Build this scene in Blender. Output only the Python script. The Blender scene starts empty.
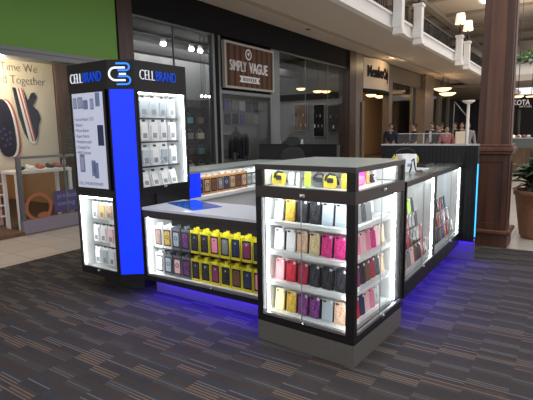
import bpy, bmesh, math, random
from mathutils import Matrix, Vector, Euler
random.seed(7)
PI = math.pi
scene = bpy.context.scene
COL = scene.collection

# ------------------------------------------------------------------ materials
def _nt(name):
    m = bpy.data.materials.new(name); m.use_nodes = True
    nt = m.node_tree; b = nt.nodes['Principled BSDF']
    return m, nt, b
def mat(name, c, rough=.5, metal=0., spec=.5, noise=0., nscale=30., bump=0., coat=0.):
    m, nt, b = _nt(name)
    b.inputs['Base Color'].default_value = (*c, 1); b.inputs['Roughness'].default_value = rough
    b.inputs['Metallic'].default_value = metal; b.inputs['Specular IOR Level'].default_value = spec
    b.inputs['Coat Weight'].default_value = coat
    if noise or bump:
        tc = nt.nodes.new('ShaderNodeTexCoord'); n = nt.nodes.new('ShaderNodeTexNoise')
        n.inputs['Scale'].default_value = nscale; n.inputs['Detail'].default_value = 4
        nt.links.new(tc.outputs['Object'], n.inputs['Vector'])
        if noise:
            r = nt.nodes.new('ShaderNodeValToRGB')
            r.color_ramp.elements[0].position = .3; r.color_ramp.elements[1].position = .7
            r.color_ramp.elements[0].color = (*[x*(1-noise) for x in c], 1)
            r.color_ramp.elements[1].color = (*[min(1, x*(1+noise)) for x in c], 1)
            nt.links.new(n.outputs['Fac'], r.inputs['Fac']); nt.links.new(r.outputs['Color'], b.inputs['Base Color'])
        if bump:
            bp = nt.nodes.new('ShaderNodeBump'); bp.inputs['Strength'].default_value = bump; bp.inputs['Distance'].default_value = .01
            nt.links.new(n.outputs['Fac'], bp.inputs['Height']); nt.links.new(bp.outputs['Normal'], b.inputs['Normal'])
    return m
def emit(name, c, s):
    m, nt, b = _nt(name)
    b.inputs['Base Color'].default_value = (*c, 1); b.inputs['Emission Color'].default_value = (*c, 1)
    b.inputs['Emission Strength'].default_value = s
    return m
def glassmat(name, tint=(1, 1, 1), refl=.04, rough=.02, graze=.7):
    m = bpy.data.materials.new(name); m.use_nodes = True; nt = m.node_tree; nt.nodes.clear()
    o = nt.nodes.new('ShaderNodeOutputMaterial'); t = nt.nodes.new('ShaderNodeBsdfTransparent'); g = nt.nodes.new('ShaderNodeBsdfGlossy')
    mx = nt.nodes.new('ShaderNodeMixShader'); lw = nt.nodes.new('ShaderNodeLayerWeight'); lw.inputs['Blend'].default_value = .5
    t.inputs['Color'].default_value = (*tint, 1); g.inputs['Roughness'].default_value = rough
    pw = nt.nodes.new('ShaderNodeMath'); pw.operation = 'POWER'; pw.inputs[1].default_value = 5
    ma = nt.nodes.new('ShaderNodeMath'); ma.operation = 'MULTIPLY_ADD'; ma.inputs[1].default_value = graze; ma.inputs[2].default_value = refl; ma.use_clamp = True
    nt.links.new(lw.outputs['Facing'], pw.inputs[0]); nt.links.new(pw.outputs[0], ma.inputs[0]); nt.links.new(ma.outputs[0], mx.inputs[0])
    nt.links.new(t.outputs[0], mx.inputs[1]); nt.links.new(g.outputs[0], mx.inputs[2]); nt.links.new(mx.outputs[0], o.inputs[0])
    return m
def glitter(name, c, c2, metal=.3):
    m, nt, b = _nt(name)
    tc = nt.nodes.new('ShaderNodeTexCoord'); v = nt.nodes.new('ShaderNodeTexVoronoi'); v.inputs['Scale'].default_value = 150
    r = nt.nodes.new('ShaderNodeValToRGB'); r.color_ramp.elements[0].color = (*c, 1); r.color_ramp.elements[1].color = (*c2, 1)
    r.color_ramp.elements[0].position = .35; r.color_ramp.elements[1].position = .85
    nt.links.new(tc.outputs['Object'], v.inputs['Vector']); nt.links.new(v.outputs['Color'], r.inputs['Fac'])
    nt.links.new(r.outputs['Color'], b.inputs['Base Color']); b.inputs['Roughness'].default_value = .35; b.inputs['Metallic'].default_value = metal
    return m
def stripes_mat(name, c1, c2, axis, freq, rough=.5, bump=.6, duty=.5):
    m, nt, b = _nt(name)
    tc = nt.nodes.new('ShaderNodeTexCoord'); s = nt.nodes.new('ShaderNodeSeparateXYZ'); nt.links.new(tc.outputs['Object'], s.inputs[0])
    mu = nt.nodes.new('ShaderNodeMath'); mu.operation = 'MULTIPLY'; mu.inputs[1].default_value = freq; nt.links.new(s.outputs[axis], mu.inputs[0])
    fr = nt.nodes.new('ShaderNodeMath'); fr.operation = 'FRACT'; nt.links.new(mu.outputs[0], fr.inputs[0])
    gt = nt.nodes.new('ShaderNodeMath'); gt.operation = 'GREATER_THAN'; gt.inputs[1].default_value = duty; nt.links.new(fr.outputs[0], gt.inputs[0])
    mx = nt.nodes.new('ShaderNodeMix'); mx.data_type = 'RGBA'; mx.inputs[6].default_value = (*c1, 1); mx.inputs[7].default_value = (*c2, 1)
    nt.links.new(gt.outputs[0], mx.inputs[0]); nt.links.new(mx.outputs[2], b.inputs['Base Color'])
    b.inputs['Roughness'].default_value = rough; b.inputs['Specular IOR Level'].default_value = .25
    return m
def wood_mat(name, c1, c2, scale=(1, 1, .12), rough=.35, nscale=14.):
    m, nt, b = _nt(name)
    tc = nt.nodes.new('ShaderNodeTexCoord'); mp = nt.nodes.new('ShaderNodeMapping'); mp.inputs['Scale'].default_value = scale
    n = nt.nodes.new('ShaderNodeTexNoise'); n.inputs['Scale'].default_value = nscale; n.inputs['Detail'].default_value = 6; n.inputs['Distortion'].default_value = .6
    r = nt.nodes.new('ShaderNodeValToRGB'); r.color_ramp.elements[0].color = (*c1, 1); r.color_ramp.elements[1].color = (*c2, 1)
    r.color_ramp.elements[0].position = .35; r.color_ramp.elements[1].position = .68
    nt.links.new(tc.outputs['Object'], mp.inputs[0]); nt.links.new(mp.outputs[0], n.inputs['Vector']); nt.links.new(n.outputs['Fac'], r.inputs['Fac'])
    nt.links.new(r.outputs['Color'], b.inputs['Base Color']); b.inputs['Roughness'].default_value = rough
    return m
def carpet_mat():
    m, nt, b = _nt('carpet')
    L = nt.links.new
    def math_(op, a, bb=None):
        n = nt.nodes.new('ShaderNodeMath'); n.operation = op
        for i, x in enumerate((a, bb)):
            if x is None: continue
            if isinstance(x, (int, float)): n.inputs[i].default_value = x
            else: L(x, n.inputs[i])
        return n.outputs[0]
    tc = nt.nodes.new('ShaderNodeTexCoord'); s = nt.nodes.new('ShaderNodeSeparateXYZ'); L(tc.outputs['Object'], s.inputs[0])
    X, Y = s.outputs[0], s.outputs[1]
    row = math_('FLOOR', math_('MULTIPLY', math_('ADD', Y, .17), 1/.237))
    wn = nt.nodes.new('ShaderNodeTexWhiteNoise'); wn.noise_dimensions = '1D'; L(row, wn.inputs['W'])
    off = math_('MULTIPLY', wn.outputs['Value'], .55)
    u0 = math_('ADD', math_('MULTIPLY', math_('ADD', X, math_('MULTIPLY', Y, .0)), 1/.47), math_('ADD', off, math_('MULTIPLY', row, .08)))
    u = math_('FRACT', u0)
    ramp = nt.nodes.new('ShaderNodeValToRGB'); cr = ramp.color_ramp; cr.interpolation = 'CONSTANT'
    dark = (.047, .038, .036); brown = (.058, .045, .040); blue = (.038, .041, .050); navy = (.038, .036, .040); grey = (.050, .049, .051)
    stops = [(0, brown), (.17, navy), (.30, blue), (.42, dark), (.60, grey), (.74, dark), (.85, navy)]
    cr.elements[0].position = 0; cr.elements[0].color = (*stops[0][1], 1)
    cr.elements[1].position = stops[1][0]; cr.elements[1].color = (*stops[1][1], 1)
    for p, c in stops[2:]:
        e = cr.elements.new(p); e.color = (*c, 1)
    L(u, ramp.inputs['Fac'])
    # thin light stripes inside some bands
    st = math_('FRACT', math_('MULTIPLY', X, 1/.024))
    line = math_('GREATER_THAN', st, .60)
    inb = math_('LESS_THAN', u, .36)
    ing = math_('MULTIPLY', math_('GREATER_THAN', u, .60), math_('LESS_THAN', u, .72))
    stn = nt.nodes.new('ShaderNodeTexWhiteNoise'); stn.noise_dimensions = '2D'
    cmb = nt.nodes.new('ShaderNodeCombineXYZ'); L(math_('FLOOR', math_('MULTIPLY', X, 1/.024)), cmb.inputs[0]); L(row, cmb.inputs[1]); L(cmb.outputs[0], stn.inputs['Vector'])
    vis = math_('MULTIPLY', line, math_('GREATER_THAN', stn.outputs['Value'], .38))
    f1 = math_('MULTIPLY', vis, inb); f2 = math_('MULTIPLY', vis, ing)
    mx = nt.nodes.new('ShaderNodeMix'); mx.data_type = 'RGBA'; L(f1, mx.inputs[0]); L(ramp.outputs[0], mx.inputs[6]); mx.inputs[7].default_value = (.135, .105, .085, 1)
    mx2 = nt.nodes.new('ShaderNodeMix'); mx2.data_type = 'RGBA'; L(f2, mx2.inputs[0]); L(mx.outputs[2], mx2.inputs[6]); mx2.inputs[7].default_value = (.092, .088, .086, 1)
    # fine weave and speckle
    n = nt.nodes.new('ShaderNodeTexNoise'); n.inputs['Scale'].default_value = 160; n.inputs['Detail'].default_value = 3; L(tc.outputs['Object'], n.inputs['Vector'])
    n2 = nt.nodes.new('ShaderNodeTexNoise'); n2.inputs['Scale'].default_value = 2.2; L(tc.outputs['Object'], n2.inputs['Vector'])
    k = math_('ADD', math_('MULTIPLY', n.outputs['Fac'], .9), math_('MULTIPLY', n2.outputs['Fac'], .5))
    k = math_('ADD', k, .30)
    mm = nt.nodes.new('ShaderNodeVectorMath'); mm.operation = 'SCALE'; L(mx2.outputs[2], mm.inputs[0]); L(k, mm.inputs['Scale'])
    L(mm.outputs[0], b.inputs['Base Color']); b.inputs['Roughness'].default_value = .95; b.inputs['Specular IOR Level'].default_value = .15
    bp = nt.nodes.new('ShaderNodeBump'); bp.inputs['Strength'].default_value = .5; bp.inputs['Distance'].default_value = .004; L(n.outputs['Fac'], bp.inputs['Height']); L(bp.outputs['Normal'], b.inputs['Normal'])
    return m
def tile_mat(name, c, grout, size, rough=.25):
    m, nt, b = _nt(name)
    tc = nt.nodes.new('ShaderNodeTexCoord'); br = nt.nodes.new('ShaderNodeTexBrick'); br.offset = 0; br.squash = 1
    br.inputs['Scale'].default_value = 1/size; br.inputs['Brick Width'].default_value = 1; br.inputs['Row Height'].default_value = 1
    br.inputs['Mortar Size'].default_value = .014; br.inputs['Color1'].default_value = (*c, 1); br.inputs['Color2'].default_value = (*[x*.9 for x in c], 1)
    br.inputs['Mortar'].default_value = (*grout, 1)
    nt.links.new(tc.outputs['Object'], br.inputs['Vector']); nt.links.new(br.outputs['Color'], b.inputs['Base Color'])
    b.inputs['Roughness'].default_value = rough
    return m

M_ = dict(
    carpet=carpet_mat(),
    tile=tile_mat('mall_tile', (.52, .47, .41), (.34, .30, .26), .46),
    black=mat('black_laminate', (.009, .008, .009), .42, spec=.3, noise=.2, nscale=60),
    blackmatte=mat('black_matte', (.010, .010, .011), .7),
    bronze=mat('dark_bronze_frame', (.034, .026, .024), .38, .2),
    greybase=mat('grey_laminate', (.105, .098, .092), .45, noise=.1, nscale=40),
    white=mat('white_laminate', (.78, .80, .80), .35),
    whitetop=mat('white_counter', (.66, .70, .78), .22, noise=.03, nscale=8),
    whitem=mat('white_satin', (.80, .80, .78), .5),
    chrome=mat('chrome', (.7, .7, .7), .15, 1.),
    alu=mat('brushed_aluminium', (.45, .46, .47), .35, .9),
    acrylic=glassmat('clear_acrylic', (.97, .99, .99), .05, .05),
    whiteacrylic=mat('frosted_acrylic', (.55, .58, .60), .3),
    glass=glassmat('clear_glass', (.985, .99, .985), .02, .01, .22),
    glasstop=glassmat('glass_top', (.90, .95, .93), .20, .22),
    paletop=mat('pale_glass_top', (.40, .46, .44), .22, spec=.8),  # opaque pale colour stands in for light reflected in the glass tops
    shopglass=glassmat('shop_glass', (.90, .93, .93), .015, .03, .16),
    slat=stripes_mat('dark_slat', (.010, .0105, .012), (.003, .003, .0035), 'Y', 22, .4, duty=.7),
    slatX=stripes_mat('dark_slat_x', (.010, .0105, .012), (.003, .003, .0035), 'X', 22, .4, duty=.7),
    led=emit('white_led', (.93, .98, 1.), 34.),
    ledsoft=emit('white_led_soft', (.93, .98, 1.), 3.2),
    blueled=emit('blue_led', (.05, .01, 1.), 95.),
    cyanled=emit('cyan_led', (.03, .42, 1.), 1.6),
    bluepanel=emit('blue_backlit_panel', (.0, .022, 1.), 1.0),
    letterwhite=emit('lit_white_letter', (.8, .83, .9), .55),
    letterblue=emit('lit_blue_letter', (.005, .06, .55), .50),
    logoblue=emit('lit_blue_logo', (.03, .22, .95), .8),
    logowhite=emit('lit_white_logo', (.85, .9, 1.), .9),
    poster=emit('backlit_poster', (.60, .65, .82), .27),
    greytext=mat('grey_ink', (.12, .11, .10), .6),
    posterlight=mat('poster_pale_blue', (.42, .47, .62), .6),
    ink=mat('dark_blue_ink', (.03, .04, .13), .6),
    inkl=mat('pale_blue_ink', (.20, .27, .50), .6),
    green=mat('green_fascia', (.135, .31, .045), .55),
    column=wood_mat('column_wood', (.045, .015, .008), (.095, .034, .017), (1.5, 1.5, .1), .48, 9),
    columnl=wood_mat('column_wood_light', (.085, .033, .017), (.145, .058, .030), (1.5, 1.5, .1), .48, 9),
    pilaster=wood_mat('pilaster_wood', (.032, .013, .009), (.060, .026, .017), (1.5, 1.5, .1), .4, 9),
    signwood=stripes_mat('sign_wood', (.120, .052, .024), (.045, .021, .012), 'X', 4.2, .6, duty=.6),
    taupe=mat('taupe_stone', (.16, .125, .092), .4, noise=.12, nscale=4),
    cream=mat('cream_sign', (.62, .50, .36), .55),
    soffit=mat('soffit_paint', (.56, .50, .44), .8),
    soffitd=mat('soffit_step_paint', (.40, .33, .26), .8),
    fascia=mat('balcony_white', (.80, .80, .79), .6),
    ceil=mat('ceiling_beige', (.36, .29, .21), .85),
    ceild=mat('ceiling_rib', (.20, .16, .12), .85),
    sky=emit('skylight_glow', (.9, .95, 1.), 3.0),
    storeblack=mat('black_fascia', (.0045, .0045, .006), .75, spec=.2),
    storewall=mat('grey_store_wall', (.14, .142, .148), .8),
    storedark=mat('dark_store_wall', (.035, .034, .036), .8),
    storefloor=mat('store_floor', (.10, .085, .07), .5),
    alum=mat('grey_mullion', (.15, .158, .162), .35, .6),
    frosted=mat('frosted_grey_green', (.13, .155, .155), .25),
    spot=emit('spot_lamp', (1., .95, .88), 22.),
    bowl=emit('warm_bowl_lamp', (1., .62, .30), 3.0),
    shade=emit('lit_lampshade', (1., .80, .60), .75),
    warmwall=mat('warm_store_wall', (.42, .24, .11), .8),
    wood=wood_mat('brown_wood', (.09, .05, .028), (.16, .09, .05), (1, 1, .15), .5, 10),
    iron=mat('black_iron', (.012, .011, .010), .5),
    leaf=mat('dark_leaf', (.018, .045, .018), .42, noise=.5, nscale=9),
    leafl=mat('green_leaf', (.05, .12, .04), .5, noise=.5, nscale=9),
    pot=mat('terracotta_pot', (.22, .10, .055), .6, noise=.15, nscale=12),
    soil=mat('soil', (.02, .014, .01), .95),
    cardwhite=mat('white_card', (.74, .74, .76), .5),
    postercream=mat('cream_poster', (.60, .53, .43), .7, noise=.05, nscale=2),
    navy=mat('navy_rubber', (.012, .013, .028), .5),
    redstripe=mat('red_stripe', (.42, .09, .07), .5),
    mauve=mat('mauve_base', (.22, .19, .24), .5),
    orange=mat('orange_brown', (.34, .11, .045), .5),
    purple=mat('purple_decal', (.07, .05, .15), .5),
    skin=mat('skin', (.42, .26, .19), .6),
    hair=mat('dark_hair', (.02, .014, .01), .7),
    clothblack=mat('black_cloth', (.012, .012, .016), .9),
    clothnavy=mat('navy_cloth', (.016, .022, .045), .9),
    clothgrey=mat('grey_cloth', (.26, .26, .28), .9),
    clothpink=mat('dusty_pink_cloth', (.32, .10, .11), .9),
    clothwhite=mat('white_cloth', (.66, .68, .74), .9),
    denim=mat('blue_denim', (.035, .055, .12), .9),
    yellow=mat('yellow_card', (.60, .50, .015), .5),
    kraft=mat('kraft_card', (.42, .20, .08), .6),
)

# ------------------------------------------------------------------ mesh builder
class MB:
    def __init__(s): s.v = []; s.f = []; s.sm = []
    def _add(s, vs, fs, smooth=False, mt=None):
        n = len(s.v)
        s.v += [tuple((mt @ Vector(v)) if mt else v) for v in vs]
        s.f += [tuple(n+i for i in f) for f in fs]; s.sm += [smooth]*len(fs); return s
    def box(s, x0, x1, y0, y1, z0, z1, mt=None):
        vs = [(x0,y0,z0),(x1,y0,z0),(x1,y1,z0),(x0,y1,z0),(x0,y0,z1),(x1,y0,z1),(x1,y1,z1),(x0,y1,z1)]
        return s._add(vs, [(0,3,2,1),(4,5,6,7),(0,1,5,4),(1,2,6,5),(2,3,7,6),(3,0,4,7)], False, mt)
    def prism(s, poly, z0, z1, mt=None):
        n = len(poly); vs = [(x,y,z0) for x,y in poly]+[(x,y,z1) for x,y in poly]
        return s._add(vs, [tuple(range(n))[::-1], tuple(range(n,2*n))]+[(i,(i+1)%n,n+(i+1)%n,n+i) for i in range(n)], False, mt)
    def rplate(s, w, h, t, r, mt=None, seg=5):      # rounded plate in XZ, thickness -Y..0, bottom at z 0
        p = []
        for cx, cz, a0 in ((w/2-r, r, -PI/2), (w/2-r, h-r, 0), (-w/2+r, h-r, PI/2), (-w/2+r, r, PI)):
            for k in range(seg): a = a0+k/(seg-1)*PI/2; p.append((cx+r*math.cos(a), cz+r*math.sin(a)))
        n = len(p); vs = [(x, -t, z) for x, z in p]+[(x, 0, z) for x, z in p]
        return s._add(vs, [tuple(range(n)), tuple(range(n,2*n))[::-1]]+[(i, n+i, n+(i+1)%n, (i+1)%n) for i in range(n)], False, mt)
    def lathe(s, prof, seg=20, mt=None, smooth=True):
        vs = []; fs = []
        for r, z in prof:
            for k in range(seg): a = 2*PI*k/seg; vs.append((r*math.cos(a), r*math.sin(a), z))
        for j in range(len(prof)-1):
            for k in range(seg): a, b_ = j*seg+k, j*seg+(k+1)%seg; fs.append((a, b_, b_+seg, a+seg))
        if prof[0][0] > 1e-5: fs.append(tuple(range(seg))[::-1])
        if prof[-1][0] > 1e-5: m0 = (len(prof)-1)*seg; fs.append(tuple(range(m0, m0+seg)))
        return s._add(vs, fs, smooth, mt)
    def cyl(s, r, z0, z1, seg=16, mt=None): return s.lathe([(r,z0),(r,z1)], seg, mt, True)
    def tube(s, pts, r, seg=8):
        pts = [Vector(p) for p in pts]; vs = []; fs = []
        up = Vector((0,0,1))
        for i, p in enumerate(pts):
            d = (pts[min(i+1,len(pts)-1)]-pts[max(i-1,0)]).normalized()
            u = d.cross(up if abs(d.z) < .95 else Vector((1,0,0))).normalized(); w = d.cross(u)
            rr = r[i] if isinstance(r, (list, tuple)) else r
            for k in range(seg): a = 2*PI*k/seg; vs.append(tuple(p+u*math.cos(a)*rr+w*math.sin(a)*rr))
        for i in range(len(pts)-1):
            for k in range(seg): a, b_ = i*seg+k, i*seg+(k+1)%seg; fs.append((a, a+seg, b_+seg, b_))
        fs.append(tuple(range(seg))); fs.append(tuple(range((len(pts)-1)*seg, len(pts)*seg))[::-1])
        return s._add(vs, fs, True)
    def ribbon(s, pts, w, d, mt=None):              # flat band along 2D pts (x,y), width w, extruded z 0..d
        n = len(pts); L = []; R = []
        for i, (x, y) in enumerate(pts):
            x0, y0 = pts[max(i-1,0)]; x1, y1 = pts[min(i+1,n-1)]; dx, dy = x1-x0, y1-y0; l = math.hypot(dx, dy) or 1
            L.append((x-dy/l*w/2, y+dx/l*w/2)); R.append((x+dy/l*w/2, y-dx/l*w/2))
        vs = [(x,y,0) for x,y in L]+[(x,y,0) for x,y in R]+[(x,y,d) for x,y in L]+[(x,y,d) for x,y in R]
        fs = []
        for i in range(n-1):
            fs += [(2*n+i, 3*n+i, 3*n+i+1, 2*n+i+1), (i, i+1, n+i+1, n+i), (i, 2*n+i, 2*n+i+1, i+1), (n+i, n+i+1, 3*n+i+1, 3*n+i)]
        fs += [(0, n, 3*n, 2*n), (n-1, 3*n-1, 4*n-1, 2*n-1)]
        return s._add(vs, fs, False, mt)
    def sphere(s, c, r, sx=1, sy=1, sz=1, seg=12, rings=8):
        prof = [(max(1e-6, r*math.sin(PI*j/rings)), -r*math.cos(PI*j/rings)) for j in range(rings+1)]
        return s.lathe(prof, seg, Matrix.Translation(c) @ Matrix.Diagonal((sx, sy, sz, 1)))
    def mesh(s, name, m):
        me = bpy.data.meshes.new(name); me.from_pydata(s.v, [], s.f)
        bm = bmesh.new(); bm.from_mesh(me); bmesh.ops.recalc_face_normals(bm, faces=bm.faces); bm.to_mesh(me); bm.free()
        for p, q in zip(me.polygons, s.sm): p.use_smooth = q
        if m: me.materials.append(m)
        return me
    def obj(s, name, m, parent=None, bevel=0., **kw):
        m = M_[m] if isinstance(m, str) else m
        return link(name, s.mesh(name, m), parent, bevel=bevel, **kw)
def link(name, me, parent=None, bevel=0., loc=None, rot=None, label=None):
    o = bpy.data.objects.new(name, me); COL.objects.link(o)
    if parent: o.parent = parent
    if loc: o.location = loc
    if rot: o.rotation_euler = rot
    if label: o['label'] = label
    if bevel:
        b = o.modifiers.new('bevel', 'BEVEL'); b.width = bevel; b.segments = 2; b.limit_method = 'ANGLE'
    return o
def tag(o, label, cat, group=None, kind=None):
    o['label'] = label; o['category'] = cat
    if group: o['group'] = group
    if kind: o['kind'] = kind
    return o
def thing(name, label, cat, loc=(0,0,0), rz=0, group=None, rx=0):
    o = bpy.data.objects.new(name, None); COL.objects.link(o); o.empty_display_size = .1
    o.location = loc; o.rotation_euler = (rx, 0, rz); return tag(o, label, cat, group)
def struct(name, mb, m, parent=None, bevel=0.):
    o = mb.obj(name, m, parent, bevel=bevel)
    if parent is None: o['kind'] = 'structure'
    return o
def B(*a): return MB().box(*a)

def face_mt(origin, facing):
    """local x = reading direction, y = up, z = out of the surface"""
    if facing == '-X': r = Matrix(((0,0,-1),(-1,0,0),(0,1,0)))
    elif facing == '-Y': r = Matrix(((1,0,0),(0,0,-1),(0,1,0)))
    else: r = facing
    return Matrix.Translation(origin) @ r.to_4x4()
def text_mesh(name, s, size, m, xs=1., depth=.004, align='LEFT', spacing=1., bold=0.):
    c = bpy.data.curves.new(name, 'FONT'); c.body = s; c.size = size; c.extrude = depth; c.align_x = align; c.space_character = spacing
    c.offset = bold; c.resolution_u = 3
    t = bpy.data.objects.new(name+'_tmp', c); COL.objects.link(t)
    dg = bpy.context.evaluated_depsgraph_get(); dg.update()
    me = bpy.data.meshes.new_from_object(t.evaluated_get(dg)); bpy.data.objects.remove(t)
    me.transform(Matrix.Diagonal((xs, 1, 1, 1))); me.materials.clear(); me.materials.append(M_[m] if isinstance(m, str) else m); me.name = name
    return me
def put_text(name, s, size, m, parent, origin, facing, **kw):
    me = text_mesh(name, s, size, m, **kw); me.transform(face_mt(origin, facing)); return link(name, me, parent)

# ------------------------------------------------------------------ setting: floors
struct('floor', B(-14, 70, -14, 6.08, -.12, -.012), 'tile')
fl = struct('floor', MB().prism([(-14,-14),(3.86,-14),(3.88,4.45),(-14,4.45)], -.06, 0), 'carpet')

# ------------------------------------------------------------------ small stock: prototypes
ORD = ['first', 'second', 'third', 'fourth', 'fifth', 'sixth', 'seventh', 'eighth', 'ninth', 'tenth', 'eleventh']
_cache = {}
def cm(key, fn):
    if key not in _cache: _cache[key] = fn()
    return _cache[key]
CASES = dict(
    silver=glitter('case_silver', (.42,.46,.45), (.85,.88,.86)), gold=glitter('case_gold', (.55,.33,.04), (.95,.68,.12), .4),
    black=glitter('case_black', (.008,.008,.012), (.07,.07,.09), .1), clear=mat('case_clear', (.45,.52,.58), .2),
    white=mat('case_white', (.78,.78,.80), .4), peach=glitter('case_peach', (.62,.38,.26), (.92,.70,.50), .2), champagne=glitter('case_champagne', (.62,.50,.28), (.90,.78,.46), .3),
    hotpink=glitter('case_hotpink', (.55,.02,.18), (.85,.08,.36), .15), coral=mat('case_coral', (.85,.22,.24), .4), red=glitter('case_red', (.45,.01,.03), (.80,.05,.08), .15),
    darkred=glitter('case_darkred', (.28,.01,.04), (.55,.05,.10), .15), palegold=mat('case_palegold', (.85,.62,.24), .4),
    purple=glitter('case_purple', (.10,.02,.13), (.38,.12,.42), .2), grey=mat('case_grey', (.20,.21,.23), .4), pink=mat('case_pink', (.80,.25,.40), .4),
    navy=mat('case_navy', (.02,.03,.09), .4), brown=mat('case_brown', (.16,.07,.04), .5), tan=mat('case_tan', (.50,.33,.18), .5), palepink=mat('case_palepink', (.85,.52,.55), .4),
    lime=mat('case_lime', (.45,.75,.05), .4), yellow=mat('case_yellow', (.85,.66,.06), .4), plum=mat('case_plum', (.22,.03,.12), .45), magenta=mat('case_magenta', (.75,.05,.50), .4),
    teal=mat('case_teal', (.05,.28,.32), .4), orange=mat('case_orange', (.75,.28,.05), .45))
WORDS = dict(silver='silver sparkling', gold='gold glitter', black='black glitter', clear='clear silvery', white='plain white', peach='peach glitter', champagne='champagne gold',
    hotpink='hot pink glitter', coral='coral pink', red='red glitter', darkred='dark red', palegold='pale gold', purple='purple glitter', grey='grey', pink='pink', navy='navy',
    brown='brown', tan='tan', palepink='pale pink', lime='lime green', yellow='yellow', plum='plum', magenta='magenta', teal='teal', orange='orange')
def phone_case(c, label, loc, rz, group, rx=-.10, sc=1., detail=True, tagc='cardwhite'):
    t = thing('phone_case', label, 'phone case', loc, rz, group, rx); t.scale = (sc,)*3
    link('case_shell', cm('sh'+c, lambda: MB().rplate(.076, .150, .011, .010).mesh('case_shell', CASES[c])), t)
    link('camera_cutout', cm('cam', lambda: MB().rplate(.024, .011, .0016, .005, Matrix.Translation((-.020, -.0112, .128))).mesh('camera_cutout', M_['blackmatte'])), t)
    if detail:
        link('display_stand', cm('bk', lambda: MB().rplate(.060, .132, .012, .004, Matrix.Translation((.015, .0145, .0))).mesh('display_stand', M_['blackmatte'])), t)
        link('price_tag', cm('tg', lambda: MB().lathe([(.0105, 0), (.0105, .0015)], 12, Matrix.Translation((.028, -.0128, .136)) @ Matrix.Rotation(PI/2, 4, 'X')).mesh('price_tag', M_['cardwhite'])), t)
    return t

def boxed_case(kind, c, label, loc, rz, group):
    """window carton: yellow or grey/white outer, dark window, moulded case with a ring"""
    outer = dict(yellow='yellow', grey='cg', white='cardwhite', orange='kraft')[kind]
    om = cm('om'+outer, lambda: M_.get(outer) or mat('grey_card', (.10, .11, .13), .5))
    t = thing('boxed_phone_case', label, 'boxed phone case', loc, rz, group)
    w, h, d = .104, .205, .034
    def carton():
        b = MB().box(-w/2, w/2, -d+.004, 0, 0, h)
        e = .006
        b.box(-w/2, -w/2+e, -d, -d+.004, 0, h).box(w/2-e, w/2, -d, -d+.004, 0, h).box(-w/2+e, w/2-e, -d, -d+.004, 0, .022).box(-w/2+e, w/2-e, -d, -d+.004, h-.024, h)
        b.box(-.018, .018, -d*.6, -d*.5, h, h+.026)
        return b.mesh('carton', om)
    link('carton', cm('carton'+kind, carton), t)
    link('window_insert', cm('win', lambda: B(-w/2+.006, w/2-.006, -d+.002, -d+.0038, .022, h-.024).mesh('window_insert', M_['blackmatte'])), t)
    link('packed_case', cm('pk'+c, lambda: MB().rplate(.064, .128, .004, .010, Matrix.Translation((0, -d+.002, .038))).mesh('packed_case', CASES[c])), t)
    ringc = 'clear' if c in ('black', 'navy', 'grey', 'plum') else 'black'
    def ring():
        pts = [(.017*math.cos(a*PI/6), .017*math.sin(a*PI/6)) for a in range(13)]
        return MB().ribbon(pts, .007, .0014, face_mt((0, -d-.0018, .112), '-Y')).mesh('ring_emblem', CASES[ringc])
    if kind != 'yellow': link('ring_emblem', cm('ring'+ringc, ring), t)
    else:
        link('camera_cutout', cm('pkcam'+ringc, lambda: MB().lathe([(.008, 0), (.008, .0015)], 10, Matrix.Translation((0, -d-.0018, .146)) @ Matrix.Rotation(PI/2, 4, 'X')).mesh('camera_cutout', CASES[ringc])), t)
        link('logo_oval', cm('oval', lambda: MB().lathe([(.016, 0), (.016, .001)], 14, Matrix.Translation((0, -d-.0002, h-.014)) @ Matrix.Rotation(PI/2, 4, 'X') @ Matrix.Diagonal((1, .5, 1, 1))).mesh('logo_oval', CASES['lime'])), t)
    return t
def hang_pack(c, label, loc, rz, group, w=.088, h=.165, card='cardwhite', rx=0):
    """blister pack: white card, raised phone-case moulding, black hang tab"""
    t = thing('hanging_pack', label, 'accessory pack', loc, rz, group, rx)
    k = '%s%.3f%.3f' % (card, w, h)
    link('backing_card', cm('bc'+k, lambda: MB().rplate(w, h, .003, .006).mesh('backing_card', M_[card])), t)
    link('blister', cm('bl'+c+k, lambda: MB().rplate(w*.74, h*.76, .016, .010, Matrix.Translation((0, -.003, h*.06))).mesh('blister', CASES[c])), t)
    link('printed_label', cm('pl'+k, lambda: B(-w*.22, w*.24, -.0200, -.0192, h*.14, h*.40).mesh('printed_label', M_['clothgrey'])), t)
    link('hang_tab', cm('ht'+k, lambda: B(-w*.17, w*.17, -.006, -.001, h-.004, h+.016).mesh('hang_tab', M_['blackmatte'])), t)
    return t

def liner(x0, x1, y0, y1, z0, z1, open_, t=.008):
    """open box of thin boards; open_ names the missing sides"""
    b = MB()
    if 'x-' not in open_: b.box(x0, x0+t, y0, y1, z0, z1)
    if 'x+' not in open_: b.box(x1-t, x1, y0, y1, z0, z1)
    if 'y-' not in open_: b.box(x0, x1, y0, y0+t, z0, z1)
    if 'y+' not in open_: b.box(x0, x1, y1-t, y1, z0, z1)
    if 'z-' not in open_: b.box(x0, x1, y0, y1, z0, z0+t)
    if 'z+' not in open_: b.box(x0, x1, y0, y1, z1-t, z1)
    return b
def lock(parent, loc, rz, name='lock'):
    return MB().box(-.02, .02, -.008, 0, -.010, .010).lathe([(.008, 0), (.008, .012)], 12, Matrix.Translation((0, -.008, 0)) @ Matrix.Rotation(PI/2, 4, 'X')).obj(name, 'chrome', parent, loc=loc, rot=(0, 0, rz))

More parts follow.
